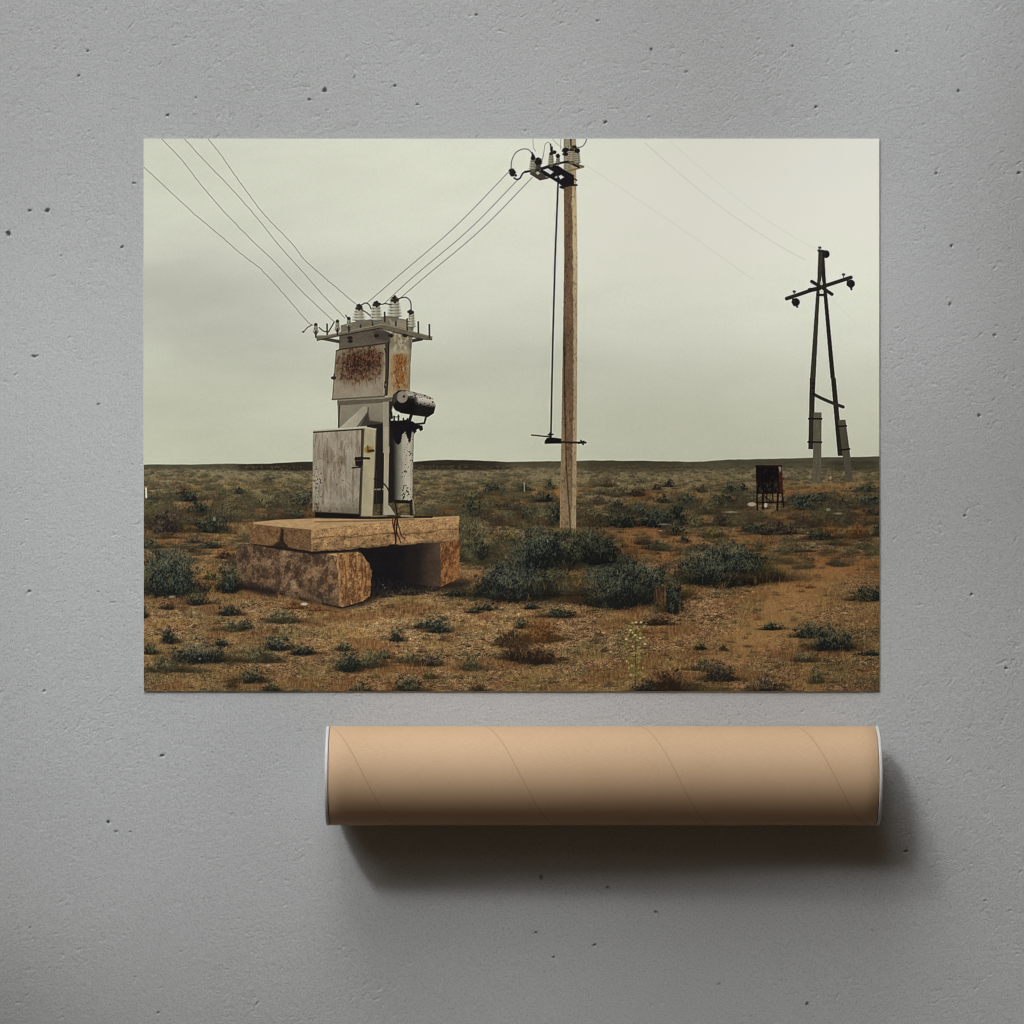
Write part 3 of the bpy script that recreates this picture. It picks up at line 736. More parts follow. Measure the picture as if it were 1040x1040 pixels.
    r_ = random.Random(22)
    for _ in range(46):
        xx = r_.uniform(320, 365); y0_ = r_.uniform(439, 480)
        p.line([(xx, y0_), (xx + r_.uniform(-.8, .4), min(518, y0_ + r_.uniform(8, 40)))], r_.uniform(.7, 2.0), r_.choice([(98, 84, 68), (86, 70, 56), (172, 165, 148), (112, 92, 72)]), alpha=r_.uniform(.08, .26))
    for _ in range(30):
        xx = r_.choice([r_.gauss(321, 1.5), r_.uniform(320, 364)]); y0_ = r_.choice([r_.gauss(515, 3), r_.uniform(440, 516)])
        p.ell(xx, min(519, y0_), r_.uniform(.5, 1.3), r_.uniform(.5, 1.5), r_.choice([(66, 50, 38), (92, 64, 44)]), alpha=r_.uniform(.3, .7), rough=.3, rs=1.5)
    p.line(B([(103, 518), (336, 530)]), 1.0, (92, 84, 72), alpha=.7)
    p.poly(B([(362, 74), (427, 84), (420, 300), (409, 541), (346, 541), (354, 300)]), texc((160, 151, 124), 10, 4, 10, 126, gx=.35, cx=376, warm=(1, .97, .8)), pid=K)
    p.poly(B([(350, 80), (365, 76), (356, 300), (347, 541), (336, 530), (346, 300)]), (74, 64, 52), soft=1.2)
    p.line(B([(352, 82), (346, 300), (337, 530)]), 1.0, (50, 42, 34), alpha=.9)
    p.line(B([(427, 86), (420, 300), (409, 540)]), 1.2, (86, 78, 64), alpha=.7)
    p.poly(B([(92, 88), (360, 68), (428, 80), (426, 88), (364, 78), (96, 98)]), (176, 170, 148), pid=K)
    p.line(B([(97, 99), (350, 83)]), 1.5, (44, 38, 32), alpha=.9)
    p.poly(B([(314, 230), (356, 228), (356, 270), (342, 282), (318, 276)]), (30, 25, 22))
    p.line(B([(320, 250), (348, 248)]), .9, (92, 84, 70), alpha=.7)
    p.line(B([(300, 287), (345, 283)]), 1.4, (30, 25, 22))
    p.line(B([(352, 236), (390, 237)]), 2.2, (44, 32, 22))
    p.ell(*B([(388, 192)])[0], 4.6, 3.6, (128, 104, 52), soft=2, alpha=.8)
    p.line(B([(386, 198), (412, 196)]), 2.4, (58, 44, 24)); p.line(B([(382, 172), (384, 200)]), 1.6, (84, 66, 32), alpha=.8)
    for k in range(9):
        p.line(B([(275 + (k % 4) * 9, 360 + k * 6), (279 + (k % 4) * 9, 376 + k * 7)]), .8, (84, 66, 54), alpha=.35)
    # base rail on the slab
    p.line(B([(338, 552), (520, 548), (720, 546)]), 2.0, (40, 32, 27), pid=K)
    p.line(B([(400, 543), (480, 540)]), 1.4, (128, 112, 88), alpha=.8)
    p.line(B([(560, 540), (620, 545)]), 2.0, (150, 142, 124), alpha=.8)


def paint_slabs(p):
    K = SLABS
    # shade on the ground under and beside the blocks
    p.poly([(240, 596), (282, 602), (330, 614), (352, 619), (376, 612), (392, 604), (470, 598), (480, 590), (376, 590), (250, 585)], (34, 25, 20), soft=6, alpha=.8, mode='mix')
    p.poly(P4([(565, 262), (850, 246), (855, 425), (700, 452), (628, 462), (600, 300)]), texc((21, 19, 22), 5, 8, 6, 131), soft=1.5, pid=K)
    r = random.Random(5)
    for _ in range(200):
        x = r.uniform(378, 432); y = 604 - r.random() ** 1.6 * 14 - (x - 378) * .05
        p.line([(x, y + 1.5), (x + r.uniform(-2, 2), y - r.uniform(1, 4))], .7, r.choice([(50, 44, 38), (62, 55, 48), (40, 37, 35), (30, 27, 26)]), alpha=.6)
    for (x, y) in [(389, 594), (391, 597), (409, 600), (412, 596), (398, 601)]:
        p.ell(x, y, 1.0, .9, (120, 118, 114), alpha=.6)
    # rear right block
    p.poly(P4([(770, 252), (915, 244), (912, 424), (850, 420), (760, 400)]), texc((72, 59, 48), 12, 8, 6, 132, gx=1.0, cx=440), soft=1.4, pid=K)
    p.poly(P4([(762, 250), (840, 250), (838, 425), (740, 430)]), (26, 23, 24), soft=12, alpha=.7)
    def ocher(x, y, seed=133):
        v = fbm(x / 2.6, y / 7.5, seed, 4)
        v = .6 * v + .4 * fbm(x / 3.5, y / 3.5, seed + 7, 4)
        c = mixc((88, 60, 37), (158, 117, 74), sstep(.32, .66, v))
        c = mixc(c, (178, 150, 108), sstep(.58, .78, fbm(x / 3.2, y / 5, seed + 1, 4)) * .7)
        c = mixc(c, (134, 108, 80), np.full(x.shape, .28, np.float32))
        return c + ((vn(x / 1.1, y / 1.2, seed + 2) - .5) * 30)[..., None]
    p.poly(P4([(908, 248), (950, 238), (990, 240), (988, 330), (984, 385), (950, 405), (912, 424)]), lambda x, y: ocher(x, y, 134) * np.array([.92, .86, .80], np.float32), rough=1.4, rs=4, pid=K)
    # front left block: weathered long face and broken ochre end
    def face(x, y):
        c = mixc((84, 66, 51), (122, 98, 74), sstep(.30, .70, fbm(x / 13, y / 11, 141, 5)))
        m = sstep(.47, .58, fbm(x / 16, y / 13, 142, 4) + .20 * np.exp(-((x - 292) / 12) ** 2 - ((y - 590) / 22) ** 2) + .10 * np.exp(-((x - 255) / 14) ** 2 - ((y - 575) / 12) ** 2) - .06)
        c = mixc(c, (140, 118, 92), m * .45)
        c = mixc(c, (152, 130, 102), sstep(.50, .70, fbm(x / 4, y / 9, 148, 4)) * .35)
        c = c + ((vn(x / 1.2, y / 1.2, 143) - .5) * 24 + (fbm(x / 3, y / 3, 147, 3) - .5) * 34)[..., None]
        dk = sstep(588, 606, y - (x - 240) * .10)
        c = mixc(c, (52, 40, 33), sstep(.5, .62, fbm(x / 5, y / 7, 144, 4)) * .5)
        return c * (1 - .28 * dk)[..., None] * (.86 + .14 * sstep(240, 285, x))[..., None]
    p.poly(P4([(86, 262), (110, 246), (280, 262), (495, 284), (505, 400), (504, 508), (430, 492), (330, 472), (240, 452), (200, 440), (110, 420), (82, 350)]), face, rough=1.8, rs=5, pid=K)
    p.poly(P4([(110, 405), (240, 440), (245, 462), (180, 456), (100, 428)]), (36, 28, 26), soft=5, alpha=.8)
    p.poly(P4([(440, 288), (575, 274), (578, 290), (560, 297), (490, 300)]), texc((182, 148, 100), 12, 4, 3, 145), pid=K)
    p.poly(P4([(488, 292), (568, 284), (578, 302), (598, 298), (616, 322), (624, 344), (630, 352), (624, 462), (592, 486), (512, 508), (500, 498)]), lambda x, y: ocher(x, y, 146), rough=1.7, rs=4, pid=K)
    p.line(P4([(490, 296), (500, 400), (502, 498)]), 2.0, (176, 142, 100), alpha=.4)
    for (a, b) in [((540, 310), (546, 400)), ((565, 300), (560, 380)), ((590, 320), (586, 440)), ((520, 320), (524, 480)), ((555, 400), (552, 490)), ((605, 340), (600, 460))]:
        p.line(P4([a, ((a[0] + b[0]) / 2 + 5, (a[1] + b[1]) / 2), b]), 1.2, (92, 56, 24), alpha=.6)
    p.line(P4([(430, 492), (505, 510), (592, 487), (625, 464)]), 1.4, (30, 22, 18), alpha=.8)
    # top slabs
    p.poly(P4([(140, 250), (280, 262), (390, 280), (720, 255), (850, 248), (700, 270), (560, 284), (390, 292), (250, 272)]), (26, 20, 18), soft=1.6, alpha=.85)
    p.poly(P4([(128, 165), (150, 158), (275, 165), (280, 258), (220, 256), (132, 246)]), texc((114, 88, 61), 24, 4, 4, 151, fine=26), rough=.9, rs=5, pid=K)
    p.poly(P4([(262, 186), (278, 190), (276, 240), (296, 266), (222, 260), (252, 240)]), (34, 25, 20), soft=2.6, alpha=.8)
    p.poly(P4([(270, 182), (388, 186), (388, 280), (330, 272), (292, 262), (272, 232)]), texc((108, 84, 59), 24, 4, 4, 152, fine=26), rough=.9, rs=5, pid=K)

    def front(x, y):
        yy = y - (526 + (316 - x) * .0)
        t = (y - (537 - (x - 316) * .070)) / 23.0
        v = 157 + (fbm(x / 5, y / 4, 153, 4) - .5) * 60 + (vn(x / 1.1, y / 1.1, 154) - .5) * 36 - 18 * sstep(.35, .5, t)
        c = np.stack([v, v * .80, v * .575], -1)
        c = c * (1 - .26 * sstep(.62, .86, fbm(x / 2.2, y / 1.5, 158, 2)))[..., None]
        c = mixc(c, (196, 166, 118), sstep(.56, .72, fbm(x / 6, y / 5, 155, 4)) * .45)
        crack = np.exp(-((t - .46 + (fbm(x / 26, y * 0, 156, 3) - .5) * .3) / .035) ** 2)
        c = mixc(c, (98, 68, 40), crack * .55)
        return c * (1 - .25 * sstep(.86, 1.02, t))[..., None]
    p.poly(P4([(384, 188), (700, 156), (985, 138), (986, 240), (840, 246), (700, 258), (540, 272), (386, 281)]), front, rough=1.1, rs=5, pid=K)
    p.poly(P4([(150, 162), (240, 152), (400, 146), (660, 150), (985, 136), (985, 142), (720, 156), (386, 192), (275, 182), (150, 168)]), texc((172, 143, 106), 16, 5, 2, 157), pid=K)
    p.line(P4([(400, 160), (640, 156), (800, 150)]), 1.6, (92, 68, 50), alpha=.5)
    p.line(P4([(386, 190), (388, 279)]), 1.2, (172, 142, 104), alpha=.3)
    # dark hole in the slab's lower edge and the cable that hangs over it
    p.poly(P4([(690, 262), (705, 252), (735, 252), (740, 268)]), (26, 20, 18), soft=1.5)


def paint_cable(p):
    c = smooth_pts(B([(418, 345), (450, 358), (480, 385), (505, 430), (525, 470), (536, 520), (538, 580), (532, 640), (530, 690), (536, 740), (556, 790), (600, 860), (650, 915), (690, 948)]))
    p.line(c, 1.6, (34, 26, 22), pid=KIOSK, w2=.7)
    p.line(smooth_pts(B([(530, 550), (522, 600), (530, 660), (528, 700)])), 1.6, (58, 28, 22))
    p.line(smooth_pts(B([(536, 555), (550, 610), (560, 645), (578, 662)])), 1.0, (42, 30, 24))
    p.line(smooth_pts(B([(538, 560), (534, 620), (552, 668), (556, 682)])), 1.0, (42, 30, 24))
    p.line(smooth_pts(B([(515, 545), (514, 580), (524, 620)])), 1.0, (74, 30, 24))
    p.line(smooth_pts(B([(600, 870), (640, 930), (700, 950), (720, 955)])), .9, (36, 28, 24), alpha=.7)


def paint_pole(p):
    K = POLE
    # thin operating rod
    p.line([(566.8, 186), (563.8, 261), (561.6, 340), (560.3, 400), (559.5, 444)], 1.7, (34, 34, 26), pid=K)
    # pole: shaded left face, lit right face
    ly = [141, 190, 261, 400, 470, 541]
    lx = [572.6, 572.8, 573.2, 570.9, 569.8, 568.6]
    mx = [580.8, 580.8, 581.9, 582.6, 581.2, 580.0]
    rx = [584.8, 585.0, 586.2, 586.0, 585.3, 584.8]
    p.poly([(x, y) for x, y in zip(lx, ly)] + [(x, y) for x, y in zip(rx[::-1], ly[::-1])], (170, 150, 120), pid=K)

    def polec(x, y):
        l = np.interp(y.ravel(), ly, lx).reshape(y.shape); m = np.interp(y.ravel(), ly, mx).reshape(y.shape); r = np.interp(y.ravel(), ly, rx).reshape(y.shape)
        top = 1 - sstep(176, 192, y)
        c1 = mixc((110, 89, 69), (128, 108, 82), sstep(420, 520, y))
        c1 = mixc(c1, (140, 134, 114), top)
        crk = np.interp(y.ravel(), [141, 300, 400, 477, 525, 541], [574, 573.6, 573.2, 575.2, 578.6, 579.5]).reshape(y.shape)
        lit = sstep(-1.0, .6, crk - x) * sstep(330, 420, y)
        c1 = mixc(c1, (138, 119, 92), lit * .75)
        c1 = c1 * (1 - .42 * np.exp(-((x - crk) / .8) ** 2) * sstep(300, 380, y))[..., None]
        c2 = mixc((164, 148, 120), (158, 140, 110), sstep(300, 500, y))
        c2 = mixc(c2, (206, 186, 140), sstep(190, 200, y) * (1 - sstep(230, 330, y)) * .5)
        t = sstep(-.7, .7, x - m + (fbm(x / 2, y / 6, 161, 3) - .5) * 2.2)
        c = mixc(c1, c2, t)
        n = (fbm(x / 2.5, y / 16, 162, 4) - .5) * 26 + (vn(x / 1.1, y / 1.6, 163) - .5) * 15 + (fbm(x / 8, y / 30, 164, 3) - .5) * 16
        c = c + n[..., None] * np.array([1, .92, .8], np.float32)
        pits = sstep(.66, .9, vn(x / 1.7, y / 2.6, 165)) * .16
        return c * (1 - pits)[..., None]
    p.poly([(x, y) for x, y in zip(lx, ly)] + [(x, y) for x, y in zip(rx[::-1], ly[::-1])], polec, soft=1.1, rough=.25, rs=4, pid=K)
    p.poly([(568.2, 536), (570, 541.5), (585.5, 541.5), (585, 537)], (60, 50, 36), soft=2.5, alpha=.5)
    # cross arm
    D = texc((24, 22, 27), 9, 3, 2, 191)
    fr = (52, 48, 40)
    p.line(Q([(640, 205), (800, 245)]), 2.0, (98, 84, 58), pid=K)
    p.line(Q([(640, 292), (800, 248)]), 1.8, (128, 112, 80), pid=K)
    p.line(Q([(690, 215), (760, 250)]), 2.2, (46, 38, 28), pid=K)
    p.poly(Q([(405, 300), (440, 255), (540, 232), (580, 236), (650, 285), (718, 320), (720, 405), (625, 432), (592, 398), (520, 352)]), D, pid=K)
    p.poly(Q([(446, 274), (488, 260), (540, 292), (512, 314)]), (206, 208, 204), pid=SKY)
    p.poly(Q([(584, 328), (606, 318), (632, 338), (600, 358)]), (206, 208, 204), pid=SKY)
    p.poly(Q([(546, 336), (568, 326), (576, 340), (560, 350)]), (150, 152, 148))
    p.line(Q([(290, 292), (400, 272), (520, 232), (640, 205), (672, 200)]), 2.1, (34, 31, 28), pid=K)
    p.poly(Q([(330, 296), (400, 270), (440, 300), (480, 340), (420, 362), (370, 325)]), (72, 66, 54), pid=K)
    p.poly(Q([(380, 300), (400, 285), (420, 305), (400, 318)]), (170, 170, 156))
    p.line(Q([(338, 308), (420, 360), (490, 345)]), 1.5, (58, 52, 44), pid=K)
    p.line(smooth_pts(Q([(292, 290), (268, 305), (245, 345), (218, 358), (192, 345)])), 1.5, (44, 40, 34), pid=K)
    p.ell(*Q([(178, 300)])[0], 3.4, 4.0, (34, 32, 26), rough=.35, rs=2, pid=K); p.ell(*Q([(165, 278)])[0], 2.4, 1.8, (40, 38, 32), rough=.3, rs=2, pid=K); p.ell(*Q([(205, 322)])[0], 1.4, 1.4, (58, 54, 44), pid=K)
    p.line(Q([(600, 425), (625, 432)]), 2.4, (30, 26, 24), pid=K)
    p.line(Q([(700, 408), (742, 408)]), 2.0, (34, 30, 26), pid=K)
    p.line(Q([(720, 350), (742, 365)]), 1.4, (50, 44, 36), pid=K)
    p.line(Q([(728, 420), (730, 450)]), 1.0, (120, 108, 84), alpha=.7)
    # insulators on the arm
    for (x, t, b, w, n, c) in [(358, 178, 268, 60, 4, (150, 148, 130)), (405, 190, 262, 52, 3, (70, 68, 56)), (518, 140, 226, 52, 4, (142, 138, 120)), (578, 160, 212, 40, 2, (128, 126, 112)),
                               (700, 104, 196, 70, 5, (158, 148, 128)), (752, 120, 210, 42, 5, (150, 146, 130))]:
        cx, cy = Q([(x, t)])[0]; _, by = Q([(x, b)])[0]
        insulator(p, cx, cy, by, w / 8.667, n, c=c, pid=K)
    for (x, y, rx_, ry_) in [(645, 100, 3.6, 2.2), (642, 136, 3.0, 2.0), (748, 104, 2.8, 2.6), (578, 150, 2.2, 2.4), (404, 200, 3.6, 3.6), (360, 165, 1.6, 3.4), (545, 118, 2.2, 1.8), (522, 100, 1.3, 4.0), (720, 72, 2.4, 1.6)]:
        p.ell(*Q([(x, y)])[0], rx_, ry_, (30, 29, 24), rough=.35, rs=1.8, pid=K)
    p.line(Q([(690, 0), (692, 60), (712, 80)]), 1.6, (70, 56, 38), pid=K)
    p.line(Q([(350, 125), (356, 160)]), 1.6, (38, 36, 30), pid=K); p.line(Q([(512, 48), (520, 110)]), 1.4, (38, 36, 30), pid=K)
    wc = (120, 122, 104)
    for c, w in [([(165, 262), (172, 190), (205, 125), (262, 92), (315, 95), (350, 128)], .9), ([(358, 0), (362, 70), (380, 110)], .6), ([(440, 190), (455, 110), (465, 50), (490, 30), (512, 48)], .7),
                 ([(600, 90), (604, 0)], .6), ([(745, 80), (790, 68), (815, 40), (830, 5)], .9), ([(530, 0), (570, 45), (610, 75)], .5), ([(410, 180), (440, 175), (452, 130)], .5)]:
        p.line(smooth_pts(Q(c)), w, wc if w < .85 else (70, 70, 58), pid=K, alpha=.9)
    # lower clamp with the drive lever
    p.line(R6([(130, 272), (190, 278), (252, 284)]), 1.4, (38, 37, 31), pid=K)
    p.poly(R6([(216, 312), (230, 292), (262, 288), (300, 292), (326, 296), (326, 328), (216, 330)]), (16, 15, 14), pid=K)
    p.line(R6([(240, 270), (270, 268)]), 1.5, (26, 25, 22), pid=K); p.line(R6([(252, 262), (254, 290)]), 2.0, (26, 25, 22), pid=K)
    p.line(R6([(320, 318), (400, 322), (486, 322)]), 2.0, (44, 32, 30), pid=K)
    p.line(R6([(340, 310), (420, 316)]), .9, (92, 70, 58), alpha=.7)
    p.line(R6([(455, 308), (470, 334)]), 1.6, (26, 23, 22), pid=K); p.line(R6([(440, 326), (474, 314)]), 1.6, (30, 26, 24), pid=K)


def paint_farpole(p):
    K = FARPOLE
    d1, d2 = (58, 56, 42), (38, 36, 28)
    p.poly(T([(640, 190), (655, 200), (664, 360), (728, 1040), (700, 1040), (648, 420), (634, 300)]), texc(d2, 6, 2, 8, 171), pid=K)
    p.poly(T([(617, 165), (645, 165), (640, 300), (622, 470), (595, 1040), (560, 1040), (600, 480), (610, 360)]), texc(d1, 8, 2, 8, 172), pid=K)
    p.line(T([(398, 495), (560, 440), (700, 395), (838, 350)]), 3.3, (42, 40, 30), pid=K)
    p.line(T([(570, 378), (640, 420), (708, 465)]), 3.0, (38, 36, 28), pid=K)
    p.line(T([(555, 436), (620, 428)]), 3.6, (36, 34, 26), pid=K)
    p.ell(*T([(636, 388)])[0], 1.4, 1.6, (176, 176, 158)); p.ell(*T([(636, 445)])[0], 2.0, 1.4, (200, 200, 184)); p.line(T([(610, 470), (660, 470)]), 2.2, (34, 32, 26), pid=K)
    for (x, y, r) in [(667, 190, 3.6), (837, 393, 3.9), (460, 520, 3.9)]:
        p.ell(*T([(x, y)])[0], r, r * 1.0, (27, 26, 26), rough=.12, rs=2, pid=K)
        p.ell(*T([(x - 10, y - 10)])[0], 1.0, .8, (66, 64, 56), alpha=.6)
    for (a, b) in [((837, 415), (842, 432)), ((464, 540), (470, 552)), ((440, 498), (446, 510)), ((815, 372), (826, 380))]:
        p.line(T([a, b]), 1.6, (34, 33, 28), pid=K)
    for (x, y) in [(625, 146), (788, 330), (450, 447)]:
        p.ell(*T([(x, y)])[0], 1.4, 1.1, (52, 52, 44), pid=K); p.line(T([(x, y), (x, y + 22)]), .9, (96, 96, 82), pid=K, alpha=.8)
    p.line(T([(618, 165), (668, 175)]), 2.4, (36, 34, 28), pid=K)
    # lower halves, brace and concrete stubs
    p.poly(U([(558, 0), (594, 0), (590, 110), (578, 487), (548, 486), (552, 280)]), texc((50, 47, 37), 7, 2, 8, 173), pid=K)
    p.poly(U([(703, 0), (733, 0), (760, 290), (782, 532), (750, 532)]), texc((42, 39, 31), 7, 2, 8, 174), pid=K)
    p.line(smooth_pts(U([(582, 110), (640, 140), (715, 172), (785, 198)])), 2.9, (50, 48, 37), pid=K)
    for q in [(580, 38), (581, 66), (580, 112)]:
        p.ell(*U([q])[0], 1.4, 1.4, (28, 26, 22))

    def stub(x, y):
        v = 98 + (fbm(x / 2, y / 12, 175, 4) - .5) * 20 + (vn(x / 1.1, y / 1.2, 176) - .5) * 8
        c = np.stack([v, v * .955, v * .80], -1)
        return mixc(c, (116, 98, 72), sstep(478, 492, y) * .45)
    p.poly(U([(583, 236), (636, 237), (634, 660), (628, 712), (572, 716), (580, 520)]), stub, pid=K)
    p.poly(U([(750, 290), (800, 286), (826, 480), (852, 706), (806, 712), (782, 520)]), lambda x, y: stub(x, y) * .86, pid=K)
    for a, b in [((550, 279), (637, 279)), ((546, 438), (636, 440)), ((742, 332), (806, 328)), ((766, 494), (828, 486))]:
        p.line(U([a, b]), 1.6, (26, 24, 20), pid=K)


def paint_stand(p):
    K = STAND
    for a, b, w in [((194, 790), (197, 905), 1.7), ((234, 780), (236, 895), 2.2), ((338, 780), (334, 906), 2.0), ((366, 780), (378, 880), 1.7), ((300, 790), (306, 850), 1.2), ((262, 790), (262, 855), 1.0)]:
        p.line(U([a, b]), w, (24, 17, 15), pid=K)
    p.line(U([(196, 855), (300, 852), (380, 848)]), 1.3, (26, 19, 16), pid=K)
    p.line(U([(236, 800), (300, 855)]), 1.1, (34, 26, 22), pid=K)

    def body(x, y):
        v = fbm(x / 3, y / 4, 181, 4)
        c = mixc((15, 11, 13), (36, 25, 22), sstep(.45, .7, v))
        m = sstep(.52, .68, fbm(x / 2, y / 3, 182, 4)) * sstep(486, 492, y)
        return mixc(c, (82, 68, 58), m * .55)
    p.poly(U([(186, 602), (210, 598), (362, 603), (366, 660), (372, 792), (192, 797), (188, 700)]), body, pid=K, rough=.3, rs=3)
    p.poly(U([(340, 606), (364, 608), (370, 690), (374, 792), (352, 790)]), texc((74, 36, 27), 14, 2, 4, 183), pid=K, alpha=.9)
    p.poly(U([(340, 606), (360, 608), (360, 634), (350, 648)]), (150, 136, 118), alpha=.85)
    p.line(U([(186, 602), (362, 603)]), 1.4, (38, 26, 22), pid=K)
    p.line(U([(362, 690), (378, 690)]), 1.5, (80, 34, 26), pid=K)
    p.ell(*U([(253, 873)])[0], 1.4, 2.2, (190, 184, 166), alpha=.9)
    p.ell(*U([(160, 866)])[0], 4.0, 2.0, (176, 168, 150), alpha=.85, rough=.2)


def paint_wires(p):
    dk = (62, 62, 48)
    rr = random.Random(3)
    for pts in [[(0, 148), (130, 270), (260, 390), (390, 500), (510, 605), (620, 690), (740, 820), (860, 960), (893, 985)],
                [(95, 0), (200, 110), (300, 240), (420, 380), (560, 525), (700, 660), (850, 820), (1005, 965)],
                [(215, 0), (330, 125), (470, 270), (600, 420), (720, 570), (850, 715), (960, 840), (1042, 925), (1062, 946)],
                [(340, 0), (400, 75), (480, 190), (560, 300), (640, 405), (780, 550), (850, 640), (940, 720), (1040, 805), (1128, 880)]]:
        P = smooth_pts(W5(pts), 8)
        P = P + np.array([[rr.gauss(0, .12), rr.gauss(0, .12)] for _ in P])
        p.line(P, .7, (78, 78, 62), alpha=.8, pid=WIRES)
    for a, m, b in [((371.8, 308.6), (403.8, 281), (516.7, 174.5)), ((390.9, 307.7), (421.2, 280), (527, 181.6)), ((403.8, 305.1), (433.3, 280), (540.4, 180.5))]:
        a, m, b = map(np.array, (a, m, b))
        mid2 = (m + b) / 2 + np.array([2.4, 2.4])
        p.line(smooth_pts([a, m, mid2, b], 10), .75, (84, 84, 68), alpha=.8, pid=WIRES)
    for pts, c in [([(594, 167), (650, 204), (700, 238), (765, 284)], (204, 205, 187)), ([(655, 145), (690, 176), (740, 216), (792, 250), (818, 264)], (190, 191, 173)), ([(680, 143), (720, 178), (768, 216), (815, 246), (834, 254)], (208, 209, 192)), ([(842, 300), (870, 330), (893, 352)], (214, 215, 198))]:
        p.line(smooth_pts(pts, 8), .8, c, alpha=.5)


def _soft(c, k, ax):
    pad = [(1, 1) if a == ax else (0, 0) for a in range(3)]
    q = np.pad(c, pad, mode='edge')
    lo = q[:-2] if ax == 0 else q[:, :-2]
    hi = q[2:] if ax == 0 else q[:, 2:]
    return (1 - 2 * k) * c + k * (lo + hi)


def paint_print(S):
    p = Print(S)
    paint_sky(p)
    paint_ground(p)
    # everything that stands behind or on the plain, far to near
    paint_farpole(p)
    paint_scrub(p)
    paint_farpole(p)
    paint_stand(p)
    paint_wires(p)
    paint_pole(p)
    p.ell(577, 543, 15, 3.2, (96, 78, 52), soft=2.5, alpha=.7, rough=.3, rs=4)
    for q in range(7):
        shrub(p, 566 + q * 4, 544 + (q % 3), 9, 7, 'kykgk'[q % 5], dens=.8, shadow=.2, seed=900 + q, pid=None)
    # bushes in front of the pole's foot
    for (x, b, w, h, t) in [(560, 566, 34, 27, 'b'), (585, 566, 36, 26, 'g'), (546, 574, 40, 30, 'b'), (606, 570, 40, 28, 'd')]:
        shrub(p, x, b, w, h, t, shadow=.2, seed=int(x * 7))
    paint_slabs(p)
    paint_kiosk(p)
    paint_cable(p)
    for (x, b, w, h, t) in [(233, 600, 20, 20, 'b'), (392, 606, 18, 6, 'p'), (415, 604, 26, 7, 'p'), (463, 605, 20, 7, 'd'), (300, 618, 26, 6, 'o'), (322, 620, 20, 5, 'o'), (440, 600, 12, 5, 'p')]:
        shrub(p, x, b, w, h, t, shadow=.1, dens=.8, seed=int(x * 3))
    p.ell(309, 613.5, 3.2, 1.3, (190, 182, 166), alpha=.9)
    # printed with a firm tone curve: deep shadows, open sky
    t = np.clip(p.C / 255.0, 0, 1)
    p.C = 255.0 * (t - 0.040 * np.sin(np.pi * np.clip(t / 0.62, 0, 1)) * (1 - t) * (t < 0.62))
    # ... and was sharpened before printing
    q = p.C
    for _ in range(3):
        for ax in (0, 1):
            q = _soft(q, 0.25, ax)
    p.C = p.C + np.clip(0.95 * (p.C - q), -34, 34)
    p.C += ((vn(p.X / .8, p.Y / .8, 201) - .5) * 5)[..., None]
    np.clip(p.C, 3, 250, out=p.C)
    return p
#PAINT_END

# ---------------------------------------------------------------- object helpers
def obj(name, verts, faces, mat, parent=None, smooth=True, loc=None):
    me = bpy.data.meshes.new(name)
    verts = np.asarray(verts, np.float32)
    if isinstance(faces, np.ndarray):                    # quads
        n = len(faces)
        me.vertices.add(len(verts)); me.vertices.foreach_set('co', verts.ravel())
        me.loops.add(n * 4); me.loops.foreach_set('vertex_index', faces.astype(np.int32).ravel())
        me.polygons.add(n)
        me.polygons.foreach_set('loop_start', np.arange(0, n * 4, 4, dtype=np.int32))
        me.update(calc_edges=True)
    else:
        me.from_pydata([tuple(v) for v in verts], [], faces)
    me.validate()
    me.polygons.foreach_set('use_smooth', np.full(len(me.polygons), bool(smooth)))
    me.materials.append(mat)
    o = bpy.data.objects.new(name, me)
    if loc is not None:
        o.location = loc
    if parent is not None:
        o.parent = parent
    col.objects.link(o)
    return o


def empty(name, loc, label, cat, group=None):
    o = bpy.data.objects.new(name, None)
    o.location = loc
    o.empty_display_size = 0.05
    o['label'] = label
    o['category'] = cat
    if group:
        o['group'] = group
    col.objects.link(o)
    return o


